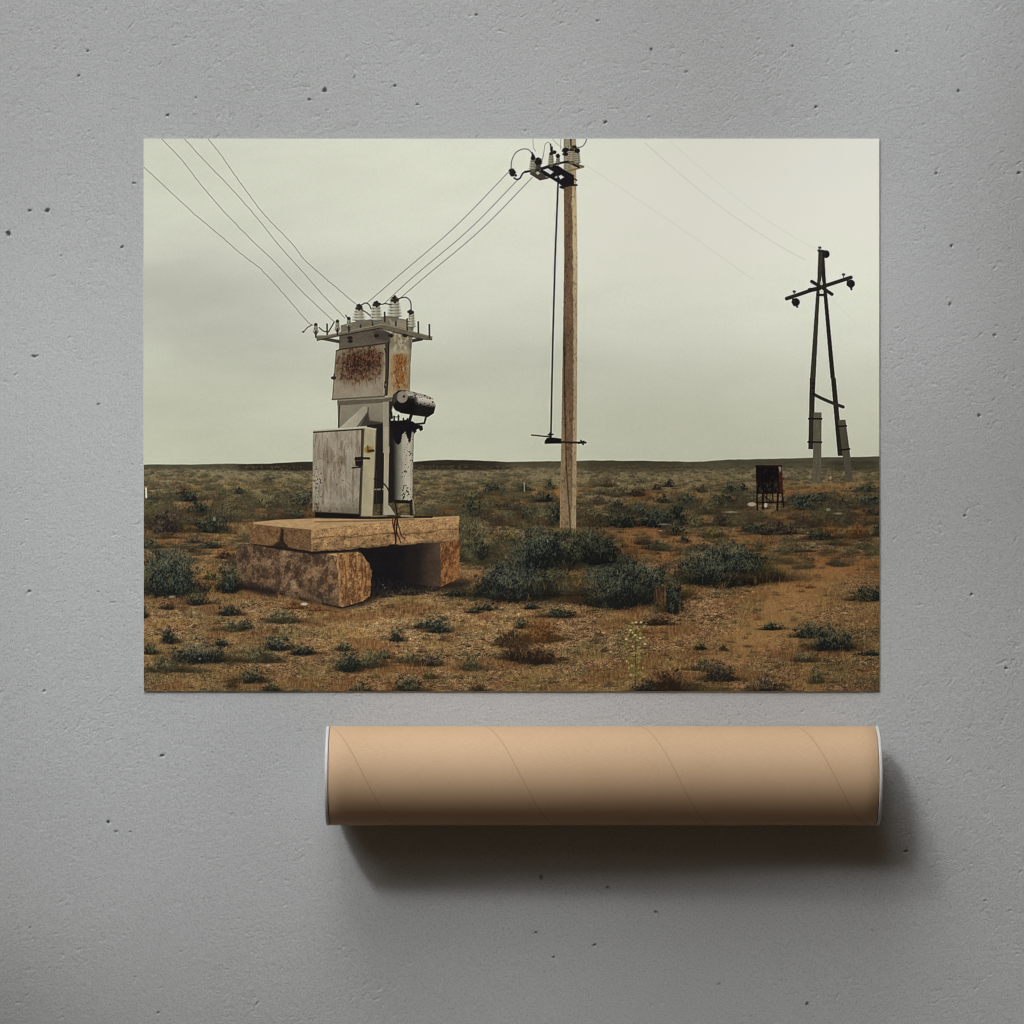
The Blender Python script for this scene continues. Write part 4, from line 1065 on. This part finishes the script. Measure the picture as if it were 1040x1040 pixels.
class Mat:
    def __init__(s, name, rough=0.8, spec=0.2):
        s.m = bpy.data.materials.new(name)
        s.m.use_nodes = True
        s.nt = s.m.node_tree
        s.b = s.nt.nodes['Principled BSDF']
        s.b.inputs['Roughness'].default_value = rough
        s.b.inputs['Specular IOR Level'].default_value = spec

    def n(s, t, **kw):
        nd = s.nt.nodes.new(t)
        for k, v in kw.items():
            setattr(nd, k, v)
        return nd

    def l(s, a, b):
        s.nt.links.new(a, b)

    def math(s, op, a, b=None, c=None):
        nd = s.n('ShaderNodeMath', operation=op)
        for i, v in enumerate((a, b, c)):
            if v is None:
                continue
            if isinstance(v, (int, float)):
                nd.inputs[i].default_value = v
            else:
                s.l(v, nd.inputs[i])
        return nd.outputs[0]

    def noise(s, vec, scale, detail=4, rough=0.6):
        nd = s.n('ShaderNodeTexNoise')
        nd.inputs['Scale'].default_value = scale
        nd.inputs['Detail'].default_value = detail
        nd.inputs['Roughness'].default_value = rough
        s.l(vec, nd.inputs['Vector'])
        return nd.outputs['Fac']

    def ramp(s, fac, stops):
        nd = s.n('ShaderNodeValToRGB')
        els = nd.color_ramp.elements
        els[0].position, els[0].color = stops[0][0], (*stops[0][1], 1)
        els[1].position, els[1].color = stops[-1][0], (*stops[-1][1], 1)
        for p_, c_ in stops[1:-1]:
            e = els.new(p_); e.color = (*c_, 1)
        s.l(fac, nd.inputs['Fac'])
        return nd.outputs['Color']

    def mix(s, fac, a, b, mode='MIX'):
        nd = s.n('ShaderNodeMix', data_type='RGBA', blend_type=mode)
        for sock, v in ((nd.inputs['Factor'], fac), (nd.inputs['A'], a), (nd.inputs['B'], b)):
            if isinstance(v, (int, float)):
                sock.default_value = v
            elif isinstance(v, tuple):
                sock.default_value = (*v, 1)
            else:
                s.l(v, sock)
        return nd.outputs['Result']

    def bump(s, h, strength, dist):
        nd = s.n('ShaderNodeBump')
        nd.inputs['Strength'].default_value = strength
        nd.inputs['Distance'].default_value = dist
        s.l(h, nd.inputs['Height'])
        s.l(nd.outputs['Normal'], s.b.inputs['Normal'])


def mat_plaster():
    m = Mat('plaster', 0.92, 0.12)
    co = m.n('ShaderNodeTexCoord').outputs['Object']
    big = m.noise(co, 3.2, 5, 0.55)
    mid = m.noise(co, 60, 5, 0.65)
    fine = m.noise(co, 620, 3, 0.7)
    c = m.ramp(big, [(0.30, (0.420, 0.430, 0.434)), (0.70, (0.455, 0.462, 0.464))])
    c = m.mix(m.ramp(mid, [(0.35, (0.45,) * 3), (0.65, (0.55,) * 3)]), c, (0.435, 0.445, 0.450))
    sp = m.ramp(fine, [(0.27, (0.58, 0.58, 0.58)), (0.40, (0.93, 0.93, 0.93)), (0.5, (1, 1, 1)), (0.74, (1.17, 1.17, 1.17))])
    c = m.mix(1.0, c, sp, 'MULTIPLY')
    m.l(c, m.b.inputs['Base Color'])
    g = m.noise(co, 480, 4, 0.75)
    m.bump(g, 0.5, 0.0012)
    return m.m


def mat_kraft(R, pitch, phase):
    m = Mat('kraft_paper', 0.62, 0.22)
    co = m.n('ShaderNodeTexCoord').outputs['Object']
    sep = m.n('ShaderNodeSeparateXYZ')
    m.l(co, sep.inputs[0])
    x, y, z = sep.outputs
    ang = m.math('ARCTAN2', y, z)                        # 0 on top, along the circumference
    turn = m.math('DIVIDE', ang, 2 * math.pi)
    ph = m.math('FRACT', m.math('ADD', m.math('ADD', m.math('DIVIDE', x, pitch), turn), phase))
    d = m.math('ABSOLUTE', m.math('SUBTRACT', ph, 0.5))  # distance from the seam in pitches
    # paper fibres run along the wound strip
    st = m.n('ShaderNodeCombineXYZ')
    m.l(m.math('MULTIPLY', x, 1.0), st.inputs[0]); m.l(m.math('MULTIPLY', ang, R), st.inputs[1])
    fib = m.n('ShaderNodeMapping'); fib.inputs['Scale'].default_value = (0.22, 1.0, 1.0); fib.inputs['Rotation'].default_value = (0, 0, 0.46)
    m.l(st.outputs[0], fib.inputs['Vector'])
    f1 = m.noise(fib.outputs[0], 900, 4, 0.7)
    f2 = m.noise(co, 26, 4, 0.6)
    f3 = m.noise(co, 300, 4, 0.7)
    c = m.ramp(f1, [(0.30, (0.43, 0.284, 0.164)), (0.70, (0.50, 0.344, 0.214))])
    c = m.mix(m.ramp(f2, [(0.35, (0.0,) * 3), (0.68, (0.35,) * 3)]), c, (0.495, 0.336, 0.218))
    c = m.mix(m.ramp(f3, [(0.60, (0.0,) * 3), (0.78, (0.22,) * 3)]), c, (0.37, 0.225, 0.112))
    line = m.ramp(d, [(0.0, (0.30,) * 3), (0.0036, (0.20,) * 3), (0.0070, (0.0,) * 3)])
    c = m.mix(line, c, (0.15, 0.085, 0.042))
    m.l(c, m.b.inputs['Base Color'])
    groove = m.ramp(d, [(0.0, (0.0,) * 3), (0.010, (1.0,) * 3)])
    h = m.math('ADD', m.math('MULTIPLY', groove, 1.0), m.math('MULTIPLY', f1, 0.16))
    m.bump(h, 0.35, 0.0005)
    return m.m


def mat_plastic():
    m = Mat('white_plastic', 0.45, 0.4)
    co = m.n('ShaderNodeTexCoord').outputs['Object']
    c = m.ramp(m.noise(co, 40, 3), [(0.3, (0.50, 0.485, 0.475)), (0.7, (0.55, 0.535, 0.525))])
    m.l(c, m.b.inputs['Base Color'])
    return m.m


def mat_board():
    m = Mat('grey_board', 0.8, 0.15)
    co = m.n('ShaderNodeTexCoord').outputs['Object']
    c = m.ramp(m.noise(co, 200, 3), [(0.3, (0.30, 0.21, 0.13)), (0.7, (0.38, 0.27, 0.17))])
    m.l(c, m.b.inputs['Base Color'])
    return m.m


def mat_paper():
    m = Mat('white_paper', 0.75, 0.15)
    co = m.n('ShaderNodeTexCoord').outputs['Object']
    c = m.ramp(m.noise(co, 700, 3), [(0.3, (0.70, 0.70, 0.68)), (0.7, (0.78, 0.78, 0.76))])
    m.l(c, m.b.inputs['Base Color'])
    return m.m


def mat_ink():
    m = Mat('printed_ink', 0.62, 0.10)
    at = m.n('ShaderNodeAttribute', attribute_name='ink')
    co = m.n('ShaderNodeTexCoord').outputs['Object']
    c = m.mix(1.0, at.outputs['Color'], m.ramp(m.noise(co, 1400, 2), [(0.3, (0.975,) * 3), (0.7, (1.0,) * 3)]), 'MULTIPLY')
    m.l(c, m.b.inputs['Base Color'])
    return m.m


# ---------------------------------------------------------------- plaster surface
def build_plaster():
    lim = 0.60
    fine = np.arange(-lim, lim + 1e-6, 0.001)
    outer = lim + 0.004 * (np.power(1.35, np.arange(1, 20)) - 1) / 0.35
    ax = np.concatenate([-outer[::-1], fine, outer])
    X, Y = np.meshgrid(ax, ax)
    xp = X * 1000 + 520; yp = 520 - Y * 1000              # photograph pixels = millimetres
    z = np.zeros(X.shape, np.float32)
    # trowelled skin: slow undulation, oblique drags, grain
    z += (fbm(xp / 120, yp / 120, 301, 2) - .5) * 0.8e-3
    r1 = xp * .80 + yp * .60; r2 = -xp * .60 + yp * .80
    drag = fbm(r1 / 26, r2 / 5.5, 302, 4) - .5
    z += drag * 0.22e-3 * sstep(.40, .66, fbm(xp / 70, yp / 70, 303, 3))
    z += (fbm(xp / 7, yp / 7, 304, 4) - .5) * 0.16e-3
    z += (vn(xp / 1.6, yp / 1.6, 305) - .5) * 0.26e-3
    # small crumbs and torn spots
    t = fbm(xp / 3.4, yp / 2.8, 306, 3) - .5
    z -= sstep(.16, .30, t) * sstep(.48, .64, fbm(xp / 24, yp / 24, 307, 3)) * 0.45e-3
    # pits
    P = [(8, 237.5, 2.6, 4.0), (30, 214, 2.2, 1.6), (47.5, 214, 2.2, 2.4), (89, 52, 1.3, 1.3), (80, 77, 1.6, 1.3), (170, 117, 1.8, 1.5), (330, 91, 1.8, 2.4), (314, 101, 1.4, 1.6), (401, 87, 1.8, 1.6),
         (136, 186, 1.8, 1.5), (124, 251, 1.6, 1.4), (199, 99, 1.2, 1.2), (484, 15, 1.5, 1.2), (35, 362, 3.0, 1.8), (100, 411, 1.5, 1.3), (360, 78, 1.2, 1), (424, 106, 1.2, 1.1), (62, 260, 1.2, 1),
         (661.5, 50, 1.5, 2.0), (829, 108.5, 1.8, 1.6), (805, 46.5, 1.5, 1.3), (973.5, 92.5, 1.6, 1.6), (966.5, 250, 1.7, 1.6), (965, 309, 1.5, 1.6), (1010, 340, 1.8, 1.2), (995, 422, 1.5, 1.6), (951, 176, 1.4, 1.6),
         (1035, 176, 2.0, 1.4), (911, 52, 1.6, 1.3), (607, 21, 1.5, 1.2), (615, 124, 1.5, 1.6), (697, 73, 1.2, 1.0), (940, 232, 1.2, 1.2),
         (30, 601, 1.9, 1.3), (45, 702, 1.5, 1.2), (110, 835, 1.6, 2.2), (132, 845, 1.8, 1.1), (118, 845, 1.3, 1.0), (31, 942, 1.5, 1.2), (161, 1029, 1.3, 1.2), (165, 768, 2.0, 1.4), (100, 601, 1.2, 1),
         (550, 892, 2.0, 2.4), (562, 972, 1.6, 1.4), (544, 947, 1.6, 1.4), (604, 960, 1.8, 1.4), (920, 865, 3.0, 1.3), (820, 1020, 1.5, 1.6), (617, 902, 1.6, 2.0), (667, 927, 2.2, 1.4), (1022, 679, 2.0, 1.4),
         (987, 604, 1.2, 1.6), (980, 524, 1.6, 1.3), (731, 1000, 1.2, 1.0), (886, 945, 1.3, 1.1), (1001, 915, 1.6, 1.0)]
    r = random.Random(31)
    P = [(a, b, c * .85, d * .85, .9) for a, b, c, d in P]
    for _ in range(620):
        q = r.uniform(.4, .8)
        P.append((r.uniform(-60, 1100), r.uniform(-60, 1100), q * r.uniform(.8, 1.9), q, r.uniform(.12, .45)))
    # scratches left by the float
    n0 = len(outer)
    for _ in range(520):
        x0, y0 = r.uniform(-40, 1080), r.uniform(-40, 1080); a = r.gauss(-.75, .45); L = r.uniform(2, 7)
        for k in range(int(L)):
            P.append((x0 + k * math.cos(a), y0 + k * math.sin(a), .8, .6, .30))
    for (px_, py_, rx, ry, dp) in P:
        j = int(round(n0 + (px_ - 520 + 600))); i = int(round(n0 + (520 - py_ + 600)))
        w = int(max(rx, ry) * 2) + 2
        if i < w + n0 or j < w + n0 or i > len(ax) - n0 - w - 1 or j > len(ax) - n0 - w - 1:
            continue
        sl = (slice(i - w, i + w + 1), slice(j - w, j + w + 1))
        wob = 1 + (vn(xp[sl] / 1.3, yp[sl] / 1.3, 311) - .5) * .9
        rr = np.sqrt(((xp[sl] - px_) / rx) ** 2 + ((yp[sl] - py_) / ry) ** 2) * wob
        z[sl] -= (1 - sstep(.35, 1.15, rr)) * (0.0046 * dp * min(1.2, min(rx, ry) / 1.3))
    fade = 1 - sstep(.56, .60, np.maximum(np.abs(X), np.abs(Y)))
    z *= fade
    z -= 0.0012
    n = len(ax)
    idx = np.arange(n * n, dtype=np.int64).reshape(n, n)
    q = np.stack([idx[:-1, :-1], idx[:-1, 1:], idx[1:, 1:], idx[1:, :-1]], -1).reshape(-1, 4)
    o = obj('plaster_surface', np.stack([X, Y, z], -1).reshape(-1, 3), q, mat_plaster())
    o['kind'] = 'structure'
    o['label'] = 'light grey rough plaster surface with small pits'
    return o


# ---------------------------------------------------------------- poster
PRINT_SCALE = 2.0
POSTER_LIGHT = 0.90          # how much light reaches the poster: the inks are that much lighter


def srgb2lin(c):
    c = c / 255.0
    return np.where(c <= 0.04045, c / 12.92, ((c + 0.055) / 1.055) ** 2.4)


def build_poster():
    p = paint_print(PRINT_SCALE)
    x0, y0 = px(X0, Y0); x1, y1 = px(X0 + PW, Y0 + PH)
    cx, cy = (x0 + x1) / 2, (y0 + y1) / 2
    root = empty('poster', (cx, cy, 0), 'landscape photo poster of a rusty transformer and utility poles in a scrub desert', 'poster')
    hw, hh, t = PW * MM / 2, PH * MM / 2, 0.0006
    # sheet of paper: rounded by nothing, as thick as card, its rim just outside the picture
    e = 0.00015
    v = [(-hw - e, -hh - e, 0), (hw + e, -hh - e, 0), (hw + e, hh + e, 0), (-hw - e, hh + e, 0),
         (-hw - e, -hh - e, t), (hw + e, -hh - e, t), (hw + e, hh + e, t), (-hw - e, hh + e, t)]
    f = [[3, 2, 1, 0], [4, 5, 6, 7], [0, 1, 5, 4], [1, 2, 6, 5], [2, 3, 7, 6], [3, 0, 4, 7]]
    obj('paper_sheet', v, f, mat_paper(), root, smooth=False)
    lin = np.clip(srgb2lin(p.C) / POSTER_LIGHT, 0.002, 0.86).astype(np.float32)
    X = (p.X - (X0 + PW / 2)) * MM; Y = -(p.Y - (Y0 + PH / 2)) * MM
    # paper never lies dead flat
    Z = np.full(X.shape, t + 0.00012, np.float32)
    V = np.stack([X, Y, Z], -1).reshape(-1, 3)
    Cc = lin.reshape(-1, 3)
    idx = np.arange(p.h * p.w, dtype=np.int64).reshape(p.h, p.w)
    quads = np.stack([idx[1:, :-1], idx[1:, 1:], idx[:-1, 1:], idx[:-1, :-1]], -1).reshape(-1, 4)
    ids = p.ID[:-1, :-1].ravel()
    ink = mat_ink()
    names = {SKY: 'printed_sky', GROUND: 'printed_desert', KIOSK: 'printed_transformer', SLABS: 'printed_concrete_blocks', POLE: 'printed_utility_pole', FARPOLE: 'printed_twin_pole', STAND: 'printed_rusty_tank', WIRES: 'printed_wires', BUSHES: 'printed_bushes'}
    labels = {SKY: 'printed overcast pale sky', GROUND: 'printed orange brown desert ground', KIOSK: 'printed rusty grey transformer kiosk', SLABS: 'printed stacked concrete blocks', POLE: 'printed tall concrete utility pole',
              FARPOLE: 'printed distant dark twin pole', STAND: 'printed small dark rusty tank on legs', WIRES: 'printed thin overhead wires', BUSHES: 'printed grey green desert bushes'}
    for k, nm in names.items():
        q = quads[ids == k]
        if not len(q):
            continue
        used, inv = np.unique(q, return_inverse=True)
        o = obj(nm, V[used], inv.reshape(-1, 4), ink, root, smooth=False)
        a = o.data.attributes.new('ink', 'FLOAT_COLOR', 'POINT')
        a.data.foreach_set('color', np.concatenate([Cc[used], np.ones((len(used), 1), np.float32)], 1).ravel())
        o['label'] = labels[k]
    return root


# ---------------------------------------------------------------- cardboard tube
def lathe(profile, n=192):
    """profile of (x, r) turned about the x axis; open ends at r = 0 collapse to a point ring"""
    V, F = [], []
    m = len(profile)
    for (x, r) in profile:
        for k in range(n):
            a = 2 * math.pi * k / n
            V.append((x, r * math.sin(a), r * math.cos(a)))
    for i in range(m - 1):
        for k in range(n):
            k2 = (k + 1) % n
            F.append([i * n + k, i * n + k2, (i + 1) * n + k2, (i + 1) * n + k])
    return np.array(V), np.array(F, dtype=np.int64)


def build_tube():
    R = 0.0496
    xa, xb = TUBE_X0, TUBE_X1
    cx, L = (xa + xb) / 2, (xb - xa)
    root = empty('mailing_tube', (cx, TUBE_Y, 0), 'brown cardboard mailing tube with white end caps lying below the poster', 'cardboard tube')
    zc = R + 0.0004
    h = L / 2 - 0.0042
    wall = 0.0022
    # outer skin, cut edges and bore
    prof = [(-h, R - 0.0004), (-h + 0.0004, R)] + [(-h + 0.0004 + (2 * h - 0.0008) * k / 40, R) for k in range(1, 40)] + [(h - 0.0004, R), (h, R - 0.0004), (h, R - wall), (-h, R - wall), (-h, R - 0.0004)]
    v, f = lathe(prof)
    pitch = 0.1555
    ph = SEAM_PHASE
    obj('tube_body', v, f, mat_kraft(R, pitch, ph), root, loc=(0, 0, zc))
    pl = mat_plastic()
    for s in (-1, 1):
        # plug inside the bore, a rounded flange over the tube's end, a dished outer face
        rf = R + 0.0002
        pr = [(h - 0.020, 0.00002), (h - 0.020, R - wall - 0.0006), (h - 0.0005, R - wall - 0.0004), (h + 0.0005, R - 0.0016), (h + 0.0006, rf - 0.0008), (h + 0.0009, rf - 0.0002), (h + 0.0014, rf),
              (h + 0.0030, rf - 0.0001), (h + 0.0037, rf - 0.0006), (h + 0.0041, rf - 0.0016), (h + 0.0042, rf - 0.0030), (h + 0.0040, rf - 0.0044), (h + 0.0022, rf - 0.0056), (h + 0.0006, rf - 0.0064), (h - 0.0030, rf - 0.0080), (h - 0.0034, rf - 0.0095), (h - 0.0034, 0.00002)]
        v, f = lathe(pr)
        v[:, 0] *= s
        if s < 0:
            f = f[:, ::-1]
        obj('end_cap', v, f, pl, root, loc=(0, 0, zc))
    return root


TUBE_X0, TUBE_X1, TUBE_Y = (331.5 - 520) / 1.013 * MM, (892.5 - 520) / 1.013 * MM, -0.2645
SEAM_PHASE = 1.02
build_plaster()
build_poster()
build_tube()
